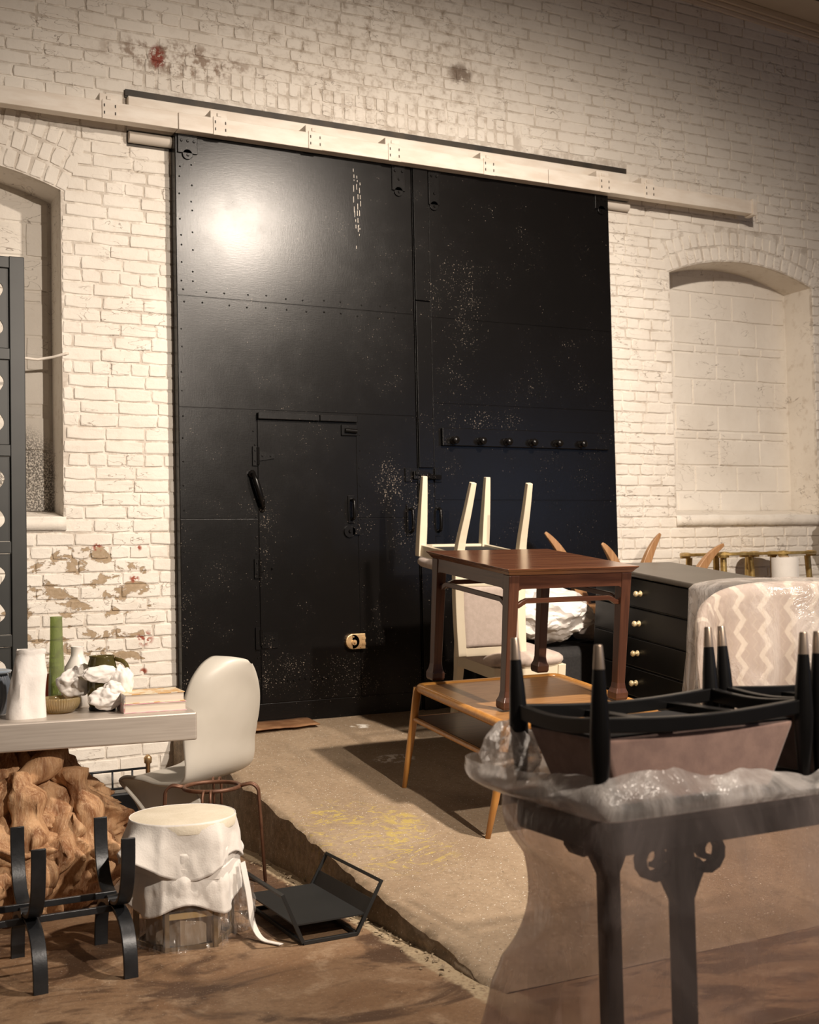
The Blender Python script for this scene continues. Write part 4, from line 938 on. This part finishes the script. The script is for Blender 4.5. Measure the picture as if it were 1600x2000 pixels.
# ---- mahogany table stacked on it
OTZ = rz(-1.79) + .5
mt = thing('mahogany_table', 'dark mahogany side table with hoof feet stacked on the teak table', 'table', (3.135, -1.775, OTZ + .001), (TILT, 0, 0))
LX, LY, MH = .312, .335, .622
tt = MB()
def slab(m_, hx, hy, z0, z1, hx1=None, hy1=None):
    hx1, hy1 = hx1 or hx, hy1 or hy
    m_.add([(-hx, -hy, z0), (hx, -hy, z0), (hx, hy, z0), (-hx, hy, z0), (-hx1, -hy1, z1), (hx1, -hy1, z1), (hx1, hy1, z1), (-hx1, hy1, z1)], [(0, 3, 2, 1), (4, 5, 6, 7), (0, 1, 5, 4), (1, 2, 6, 5), (2, 3, 7, 6), (3, 0, 4, 7)])
slab(tt, LX + .030, LY + .030, MH - .014, MH - .004, LX + .040, LY + .040); slab(tt, LX + .040, LY + .040, MH - .004, MH)
slab(tt, LX + .018, LY + .018, MH - .030, MH - .0145, LX + .030, LY + .030)
obj('tabletop', tt, 'mahogany_top', mt, bevel=.0015)
def apron(a, b, inward):
    a, b, inward = Vector(a), Vector(b), Vector(inward); d = (b - a); L = d.length; d.normalize(); n_ = 24; m_ = MB(); zt = MH - .031; b0 = 0
    for i in range(n_ + 1):
        s_ = L * i / n_; e = min(s_, L - s_); zb = MH - .092 - (.05 * max(0, 1 - e / .055) ** 2.2)
        p = a + d * s_
        for q in (0, 1):
            pp_ = p + inward * (.020 * q); m_.v += [(pp_.x, pp_.y, zb), (pp_.x, pp_.y, zt)]
    for i in range(n_):
        k = i * 4; m_.f += [(k, k + 4, k + 5, k + 1), (k + 2, k + 3, k + 7, k + 6), (k, k + 2, k + 6, k + 4), (k + 1, k + 5, k + 7, k + 3)]
    m_.f += [(0, 1, 3, 2), (n_ * 4, n_ * 4 + 2, n_ * 4 + 3, n_ * 4 + 1)]
    return m_
CR = [(-LX, -LY), (LX, -LY), (LX, LY), (-LX, LY)]; INW = [(0, 1, 0), (-1, 0, 0), (0, -1, 0), (1, 0, 0)]; OUT = .012
for i in range(4):
    a, b = CR[i], CR[(i + 1) % 4]; iv = Vector(INW[i])
    a3, b3 = Vector((*a, 0)) - iv * OUT, Vector((*b, 0)) - iv * OUT
    obj('apron', apron(a3, b3, iv), 'mahogany_y' if i % 2 else 'mahogany', mt, smooth='auto', angle=30)
    d = (b3 - a3).normalized(); L = (b3 - a3).length; zz = MH - .148; c0 = Vector((*a, 0)) + iv * .012; st = []
    for s_, h in ((.02, -.022), (.05, -.02), (.07, -.008), (.09, 0), (L / 2, 0), (L - .09, 0), (L - .07, -.008), (L - .05, -.02), (L - .02, -.022)): p = c0 + d * s_; st.append((p.x, p.y, zz + h))
    obj('stretcher', MB().bar(st, .020, .022), 'mahogany_y' if i % 2 else 'mahogany', mt, bevel=.003)
for sx in (-1, 1):
    for sy in (-1, 1):
        m_ = MB(); secs = [(.000, .030), (.012, .034), (.035, .034), (.055, .026), (.08, .0225), (.30, .0240), (MH - .10, .0262), (MH - .031, .0272)]
        b0 = 0
        for z_, r in secs:
            cx, cy = sx * (LX - .010), sy * (LY - .010); m_.v += [(cx - r, cy - r, z_), (cx + r, cy - r, z_), (cx + r, cy + r, z_), (cx - r, cy + r, z_)]
        for i in range(len(secs) - 1):
            for j in range(4): m_.f.append((i * 4 + j, i * 4 + (j + 1) % 4, i * 4 + 4 + (j + 1) % 4, i * 4 + 4 + j))
        m_.f += [(3, 2, 1, 0), tuple(len(secs) * 4 - 4 + j for j in range(4))]
        obj('leg', m_, 'mahogany_z', mt, bevel=.004, seg=3)

# ---- cream dining chairs: one upright, one upside down on it
def cream_chair(label, loc, rot):
    c = thing('dining_chair', label, 'chair', loc, rot, 'cream dining chairs')
    for s_ in (-1, 1):
        m_ = MB(); secs = [(0, .0145), (.10, .018), (.28, .023), (.45, .024)]
        m_.sweep([(s_ * .205, -.205, z_) for z_, r in secs], [[(-r, -r), (r, -r), (r, r), (-r, r)] for z_, r in secs], up=(0, 1, 0)); obj('leg', m_, 'cream_paint', c, bevel=.003)
        P = [(.175, .285, 0), (.183, .255, .15), (.192, .215, .32), (.196, .205, .44), (.195, .212, .58), (.192, .235, .75), (.188, .268, .93)]
        pts = []
        for i in range(len(P) - 1):
            for k in range(4):
                t_ = k / 4; p0, p1, p2, p3 = [Vector(P[max(0, min(len(P) - 1, i + q))]) for q in (-1, 0, 1, 2)]
                pts.append(.5 * (2 * p1 + (p2 - p0) * t_ + (2 * p0 - 5 * p1 + 4 * p2 - p3) * t_ ** 2 + (3 * p1 - p0 - 3 * p2 + p3) * t_ ** 3))
        pts.append(Vector(P[-1])); n_ = len(pts)
        sec = [[(-q, -q * .85), (q, -q * .85), (q, q * .85), (-q, q * .85)] for q in [.016 + .009 * min(1, i / n_ * 2.2) for i in range(n_)]]
        obj('rear_post', MB().sweep([(s_ * p.x, p.y, p.z) for p in pts], sec, up=(0, 1, 0)), 'cream_paint', c, bevel=.003)
        obj('seat_rail', MB().span((s_ * .205 - .012, -.19, .385), (s_ * .205 + .012, .20, .450)), 'cream_paint', c, bevel=.003)
    obj('seat_rail', MB().span((-.20, -.218, .385), (.20, -.194, .450)), 'cream_paint', c, bevel=.003); obj('seat_rail', MB().span((-.19, .19, .385), (.19, .214, .450)), 'cream_paint', c, bevel=.003)
    obj('dust_cover', MB().span((-.195, -.195, .398), (.195, .19, .402)), 'dust', c)
    def cush(u, v):
        a = 2 * math.pi * u; e = .28; cx = math.copysign(abs(math.cos(a)) ** e, math.cos(a)); sy_ = math.copysign(abs(math.sin(a)) ** e, math.sin(a))
        k = [(0, .448), (.96, .448), (1.0, .458), (1.03, .472), (1.02, .490), (.96, .503), (.8, .512), (.45, .518), (0, .520)]; r, zz = k[min(int(v * 8 + .5), 8)]
        return (.232 * r * cx, -.005 + .225 * r * sy_, zz)
    obj('seat_cushion', MB().grid(cush, 48, 9, cu=True), 'linen', c, smooth=True)
    def slope(z_): return .235 + (z_ - .75) * .18
    for z0, z1 in ((.885, .93), (.520, .565)):
        y0_, y1_ = slope(z0), slope(z1)
        obj('back_rail', MB().add([(x, y + q, z_) for x in (-.18, .18) for q in (-.016, .016) for z_, y in ((z0, y0_), (z1, y1_))], [(0, 1, 3, 2), (4, 6, 7, 5), (0, 4, 5, 1), (2, 3, 7, 6), (0, 2, 6, 4), (1, 5, 7, 3)]), 'cream_paint', c, bevel=.003)
    def pad(u, v):
        x, zz = (u - .5) * .345, .560 + .33 * v; e = min(u, 1 - u, (v if v < .5 else 1 - v)) ; k = min(1, e / .05) ** .5
        return (x, zz, k)
    pm = MB(); f_ = lambda s_: (lambda u, v: (pad(u, v)[0], slope(pad(u, v)[1]) + s_ * (.008 + .016 * pad(u, v)[2]), pad(u, v)[1]))
    pm.grid(f_(-1), 25, 25); pm.grid(f_(1), 25, 25); obj('back_pad', pm, 'linen', c, smooth=True)
    return c
ch1 = cream_chair('cream dining chair standing upright under the inverted one', (3.60, -.84, rz(-.84)), (TILT, 0, 0))
ch2 = cream_chair('cream dining chair turned upside down with its four legs in the air', (3.415, -.885, 1.768), (math.pi + .14, 0, 0))
fp = obj('foam_strap', MB().bar([(-.24, .19, .74), (-.10, .19, .735), (.1, .19, .735)], .004, .15, up=(0, -.18, 1)), film('strap_film', .55), ch1, smooth=True)

# ---- black chest of drawers
CHH = .945
cd = thing('chest_of_drawers', 'black lacquered chest of drawers with small pale knobs beside the teak table', 'chest', (4.555, -1.12, rz(-1.12)), (TILT, 0, 0))
obj('carcass', MB().span((-.265, -.44, .06), (.285, .44, CHH - .03)), 'black_lacquer', cd, bevel=.004)
obj('top', MB().span((-.295, -.465, CHH - .030), (.305, .465, CHH)), 'chest_top', cd, bevel=.012, seg=3)
obj('plinth', MB().span((-.25, -.42, 0), (.27, .42, .06)), 'black_lacquer', cd, bevel=.003)
for i in range(5):
    z1 = CHH - .036 - i * .168; d = obj('drawer', MB().span((-.283, -.415, z1 - .158), (-.262, .415, z1)), 'black_lacquer', cd, bevel=.004)
    k_ = MB(); tmp = MB().lathe([(.017, 0), (.016, .004), (.007, .008), (.007, .018), (.015, .026), (.017, .034), (.012, .042), (0, .044)], 14)
    k_.add([(-.283 - c, a, z1 - .079 + b) for a, b, c in tmp.v], tmp.f); obj('knob', k_, 'knob', d, smooth=True)

# ---- lounge chair upside down behind the chest, wrapped, on a black bench
bn = thing('upholstered_bench', 'black upholstered bench beneath the upturned lounge chair by the wall', 'bench', (4.58, -.36, rz(-.36)))
obj('body', MB().span((-.60, -.22, .10), (.62, .30, .40)), 'dust', bn, bevel=.06, seg=5, smooth='auto')
for sx in (-.5, .5):
    for sy in (-.15, .2): obj('leg', MB().tube([(sx, sy, 0), (sx, sy, .11)], [.014, .02], 10), 'ebony', bn, smooth='auto')
lc = thing('lounge_chair', 'upturned oak lounge chair with four curved sabre legs in the air behind the chest', 'chair', (4.86, -.42, .80))
obj('seat', MB().span((-.36, -.17, .002), (.36, .22, .17)), 'linen', lc, bevel=.04, seg=4, smooth='auto')
obj('seat_frame', MB().span((-.36, -.18, .165), (.36, .23, .225)), 'oak', lc, bevel=.01)
for (tx, ty_, tz), (bx, by) in (((4.297, -.25, 1.486), (4.60, -.24)), ((5.213, -.25, 1.471), (4.99, -.24)), ((4.477, -.60, 1.407), (4.70, -.57)), ((5.445, -.60, 1.388), (5.12, -.57))):
    T, B = Vector((tx - 4.86, ty_ + .42, tz - .80)), Vector((bx - 4.86, by + .42, .19)); n_ = 14; pts = []; sec = []
    for i in range(n_ + 1):
        t_ = i / n_; p = B.lerp(T, t_); p.z += .07 * math.sin(math.pi * t_); pts.append(p); q = .034 * (1 - t_) ** .7 + .009; sec.append([(-q * .6, -q), (q * .6, -q), (q * .6, q), (-q * .6, q)])
    obj('sabre_leg', MB().sweep(pts, sec, up=(1, 0, 0)), 'oak', lc, smooth='auto', bevel=.003)
tw = obj('paper_bundle', crumple((0, 0, 0), (.27, .20, .14), 4.4, .30, 1.3, 5), 'tissue', smooth='auto', angle=25, loc=(4.16, -.44, .985)); tag(tw, 'cushion bundled in creased white paper left of the chest', 'bundle')

# ---- brass stools by the wall
def brass_stool(label, x, y):
    t_ = thing('brass_stool', label, 'stool', (x, y, rz(y)), (0, 0, R(20)), 'brass stools by the wall'); h = 1.335 - rz(y)
    obj('top', MB().lathe([(0, h - .022), (.25, h - .022), (.262, h - .018), (.262, h - .004), (.256, h), (0, h)], 40), 'gold', t_, smooth='auto')
    for k in range(4):
        a = R(90 * k + 35); obj('leg', MB().tube([(.20 * math.cos(a), .20 * math.sin(a), h - .03), (.255 * math.cos(a), .255 * math.sin(a), 0)], [.022, .014], 12), 'gold', t_, smooth='auto')
        obj('boss', MB().lathe([(.034, h - .034), (.036, h - .02), (.036, h + .002), (.02, h + .006), (0, h + .007)], 14, (.225 * math.cos(a), .225 * math.sin(a), 0)), 'gold', t_, smooth='auto')
brass_stool('brass stool with slanting legs half hidden by the sabre leg of the lounge chair', 5.62, -.36)
brass_stool('brass stool with slanting legs at the far right by the wall', 6.20, -.30)
pr_ = thing('paper_roll', 'white paper roll standing between the brass stools', 'paper roll', (5.93, -.64, rz(-.64)))
obj('roll', MB().lathe([(.03, 0), (.088, 0), (.088, .945), (.03, .945), (.03, .0)], 30, cap=False), 'white_cloth', pr_, smooth='auto')
obj('core', MB().lathe([(.024, 0), (.030, 0), (.030, .955), (.024, .955), (.024, 0)], 20, cap=False), plain('brown_card', (.36, .26, .16)), pr_, smooth='auto')

# ---- zigzag barrel chair under plastic
bc = thing('barrel_chair', 'high-backed barrel chair in grey and cream zigzag fabric under plastic', 'chair', (4.40, -2.10, rz(-2.05)), (0, 0, R(-62)))
BH = 1.005
def barrel(u, v):
    a = R(-35) + R(250) * u - R(90) * 0 ; prof = [(.30, .16), (.325, .20), (.35, .45), (.365, .75), (.362, .93), (.350, .985), (.325, BH), (.30, .985), (.285, .92), (.27, .60), (.27, .40)]
    q = v * (len(prof) - 1); i = min(int(q), len(prof) - 2); f = q - i; r = prof[i][0] * (1 - f) + prof[i + 1][0] * f; zz = prof[i][1] * (1 - f) + prof[i + 1][1] * f
    dip = .22 * abs(2 * u - 1) ** 2.6; zz = zz - dip * max(0, (zz - .35) / .65)
    return (1.05 * r * math.cos(a), r * math.sin(a) * 1.0, zz)
bm1 = MB().grid(barrel, 64, 45); bm1.f.append(tuple(range(45))); bm1.f.append(tuple(63 * 45 + j for j in reversed(range(45))))
obj('back_shell', bm1, 'ikat', bc, smooth='auto', angle=60)
obj('seat_cushion', MB().lathe([(0, .30), (.26, .30), (.29, .33), (.29, .42), (.25, .46), (0, .47)], 40), 'ikat', bc, smooth=True)
obj('seat_base', MB().lathe([(.24, .13), (.29, .15), (.29, .30), (0, .30)], 40), 'ikat', bc, smooth='auto')
for k in range(4): a = R(45 + 90 * k); obj('leg', MB().tube([(.23 * math.cos(a), .23 * math.sin(a), 0), (.20 * math.cos(a), .20 * math.sin(a), .16)], [.012, .022], 10), 'oak', bc, smooth='auto')
pc_ = thing('chair_cover', 'clear plastic sheet draped over the zigzag barrel chair', 'plastic sheet', (4.40, -2.10, rz(-2.05)), (0, 0, R(-62)))
def drape(u, v):
    a = 2 * math.pi * u; ca, sa = math.cos(a), math.sin(a)
    if v < .22: r = .375 * (v / .22) ** .8; zz = BH + .020 - .03 * (v / .22) ** 4
    else:
        q = (v - .22) / .78; zz = BH - .012 - (BH - .02) * q; fold = math.sin(a * 11 + 4 * fbm((ca, sa, 2), 1)) * .5 + fbm((ca * 4, sa * 4, q * 1.5), 1)
        r = .385 + .10 * q ** 1.4 + .030 * fold * min(1, q * 2) ** 1.2
    return (1.05 * r * ca, r * sa, zz + .005 * fbm((ca * 3, sa * 3, v * 6)))
M['film_chair'] = film('chair_cover_film', .30, .2, sc=5)
obj('sheet', MB().grid(drape, 180, 44, cu=True), 'film_chair', pc_, smooth=True)

# ---- console table with scrolled legs
co = thing('console_table', 'dark metal console table with scrolled leg brackets inside the plastic', 'console table', (2.40, -4.30, 0))
obj('top', MB().span((-.80, -.20, .725), (.80, .20, .75)), 'steel_dk', co, bevel=.003)
for y in (-.182, .182): obj('rail', MB().span((-.785, y - .012, .665), (.785, y + .012, .725)), 'steel_dk', co, bevel=.002)
for x in (-.773, .773): obj('rail', MB().span((x - .012, -.17, .665), (x + .012, .17, .725)), 'steel_dk', co, bevel=.002)
def volute(s_, y):
    pts = [(.0, .50), (.018, .54), (.036, .575), (.052, .60)]
    cx, cz_ = .080, .635
    for i in range(15):
        a = R(-150) + R(430) * i / 14; r = .046 * (1 - .66 * i / 14); pts.append((cx + r * math.cos(a) * 1.0, cz_ + r * math.sin(a)))
    n_ = len(pts); wds = [.026 - .015 * i / (n_ - 1) for i in range(n_)]
    return MB().sweep([(s_ * x, y, z_) for x, z_ in pts], [[(-.013, -q / 2), (.013, -q / 2), (.013, q / 2), (-.013, q / 2)] for q in wds], up=(1, 0, 0))
for lx in (-.555, .555):
    for ly in (-.140, .140):
        lgm = obj('leg', MB().box((lx, ly, .333), (.048, .040, .666)), 'steel_dk', co, bevel=.004)
        for s_ in (-1, 1): 
            v_ = volute(s_, 0); v_.v = [(p[0] + lx, p[1] + ly, p[2]) for p in v_.v]; obj('scroll', v_, 'steel_dk', lgm, smooth='auto')
        obj('bracket_plate', MB().add([(lx + x, ly + y, z_) for y in (-.010, .010) for x, z_ in ((-.022, .50), (.022, .50), (.036, .60), (.030, .672), (-.030, .672), (-.036, .60))], [(0, 1, 2, 3, 4, 5), (11, 10, 9, 8, 7, 6)] + [(i, (i + 1) % 6, 6 + (i + 1) % 6, 6 + i) for i in range(6)]), 'steel_dk', lgm)

# ---- black stools upside down on the console
def stool(label, x, y):
    s_ = thing('upholstered_stool', label, 'stool', (x, y, 1.128), (math.pi, 0, 0), 'upturned stools on the console')
    AX, AY = .302, .162
    for sx in (-1, 1):
        for sy in (-1, 1):
            lx, ly = sx * AX, sy * AY; tp0 = Vector((lx + sx * .004, ly + sy * .010, 0)); bt0 = Vector((lx, ly, .345))
            zs = [0, .052, .054, .12, .20, .26, .345]; rs = [.0095, .0125, .0135, .019, .0235, .0215, .0135]
            lgm = obj('leg', MB().tube([tp0.lerp(bt0, z_ / .345) for z_ in zs[2:]], rs[2:], 16), 'ebony', s_, smooth='auto')
            obj('ferrule', MB().tube([tp0.lerp(bt0, z_ / .345) for z_ in (0, .003, .053)], [.0085, .0098, .0135], 16), 'ferrule', lgm, smooth='auto')
    for sy in (-1, 1):
        pts = [(AX * (2 * i / 12 - 1), sy * AY, .178 + .014 * math.cos(math.pi * (i / 12 - .5))) for i in range(13)]
        obj('frame_rail', MB().bar(pts, .024, .034), 'ebony', s_, bevel=.003)
    for sx in (-1, 1):
        pts = [(sx * AX, AY * (2 * i / 8 - 1), .178 + .012 * math.cos(math.pi * (i / 8 - .5))) for i in range(9)]
        obj('frame_rail', MB().bar(pts, .024, .034), 'ebony', s_, bevel=.003)
    for x_ in (-.10, .16): obj('cross_rail', MB().box((x_, 0, .198), (.035, 2 * AY, .02)), 'ebony', s_, bevel=.002)
    obj('seat_deck', MB().span((-AX + .02, -AY + .015, .208), (AX - .02, AY - .015, .216)), 'dust', s_)
    cu = MB(); slab(cu, AX - .016, AY - .006, .212, .372, AX - .075, AY - .035)
    obj('seat_cushion', cu, 'velvet', s_, bevel=.012, seg=4, smooth='auto')
    return s_
stool('upturned mauve velvet stool with black legs nearest the corner of the console', 1.912, -4.302)
stool('upturned mauve velvet stool with black legs at the right frame edge', 2.572, -4.300)

# ---- plastic sheet around console and stool
pl_ = thing('plastic_sheet', 'hazy clear plastic sheet wrapped round the console and the upturned stool', 'plastic sheet', (2.40, -4.30, 0))
path = fillet([(.9, .235, 0), (-.815, .225, 0), (-.820, -.222, 0), (.90, -.230, 0), (.90, .235, 0)], .045, 6)
plen = [0]
for i in range(1, len(path)): plen.append(plen[-1] + (path[i] - path[i - 1]).length)
def along(s_):
    for i in range(1, len(path)):
        if plen[i] >= s_ - 1e-9:
            f = (s_ - plen[i - 1]) / max(1e-9, plen[i] - plen[i - 1]); p = path[i - 1].lerp(path[i], f); d = (path[i] - path[i - 1]).normalized(); return p, Vector((-d.y, d.x, 0))
    d = (path[-1] - path[-2]).normalized(); return path[-1], Vector((-d.y, d.x, 0))
S1, S2 = 1.70, 2.14      # arc length of the back-left and front-left corners
def film_pt(s_, v, layer):
    p, n_ = along(s_)
    if n_.dot(p) < 0: n_ = -n_
    bl = math.exp(-((s_ - S1) / .16) ** 2); fl_ = math.exp(-((s_ - S2) / .10) ** 2); lf = math.exp(-((s_ - 1.92) / .22) ** 2)
    if layer == 0:       # loose band standing up around the stool
        q = v; rim = .076 + .016 * math.sin(s_ * 6 + 1) + .02 * fbm((s_ * 5, 0, 1)) + .02 * bl
        off = .006 - .030 * q * (1 - bl) + .018 * math.sin(q * math.pi) + .016 * q * fbm((s_ * 8, q * 2, 3)) + .085 * bl * q ** .7 + .03 * lf * math.sin(q * math.pi) - .02 * fl_ * q
        zz = .748 + rim * q + .012 * fbm((s_ * 6, q, 8)) * q
    else:
        q = v; fold = math.sin(s_ * 15 + 3 * fbm((s_ * 2, q, 5))) * .5 + fbm((s_ * 6, q * 1.6, 2))
        side = 1.3 if s_ < S2 else .55
        off = .006 + .012 * fold * q ** .7 * side + .05 * lf * math.sin(min(1, q * 5) * math.pi) - (.05 * bl + .02 * lf) * math.sin(min(1, q / .62) * math.pi) + (.10 * bl + .06 * lf + .03) * max(0, q - .35) ** 1.2
        off += .022 * q ** .6 * (1 - 2 * abs(noise.noise(Vector((s_ * 1.6 + q * 2.4, s_ * .8 - q * 1.1, 3.0))))) ** 3
        zz = .750 * (1 - q) + .004
    p = p + n_ * off; return (p.x, p.y, zz)
M['film_console'] = film('console_cover_film', .34, .24, (.66, .56, .53), 2.2, (.86, .80, .78), .8)
M['film_band'] = film('bunched_cover_film', .78, .18, (.90, .85, .81), 5.0)
LT = plen[-1]
obj('sheet', MB().grid(lambda u, v: film_pt(LT * u, v, 1), 340, 50), 'film_console', pl_, smooth=True)
obj('gathered_band', MB().grid(lambda u, v: film_pt(LT * u, v, 0), 340, 16), 'film_band', pl_, smooth=True)
obj('crumpled_end', crumple((-.80, .185, .845), (.062, .05, .062), 2.2, .45, 1.8, 4), film('crumpled_film', .55, .2, sc=12), pl_, smooth='auto', angle=24)
obj('crumpled_end', crumple((.30, .10, .83), (.05, .09, .05), 5.2, .45, 1.8, 4), bpy.data.materials['crumpled_film'], pl_, smooth='auto', angle=24)
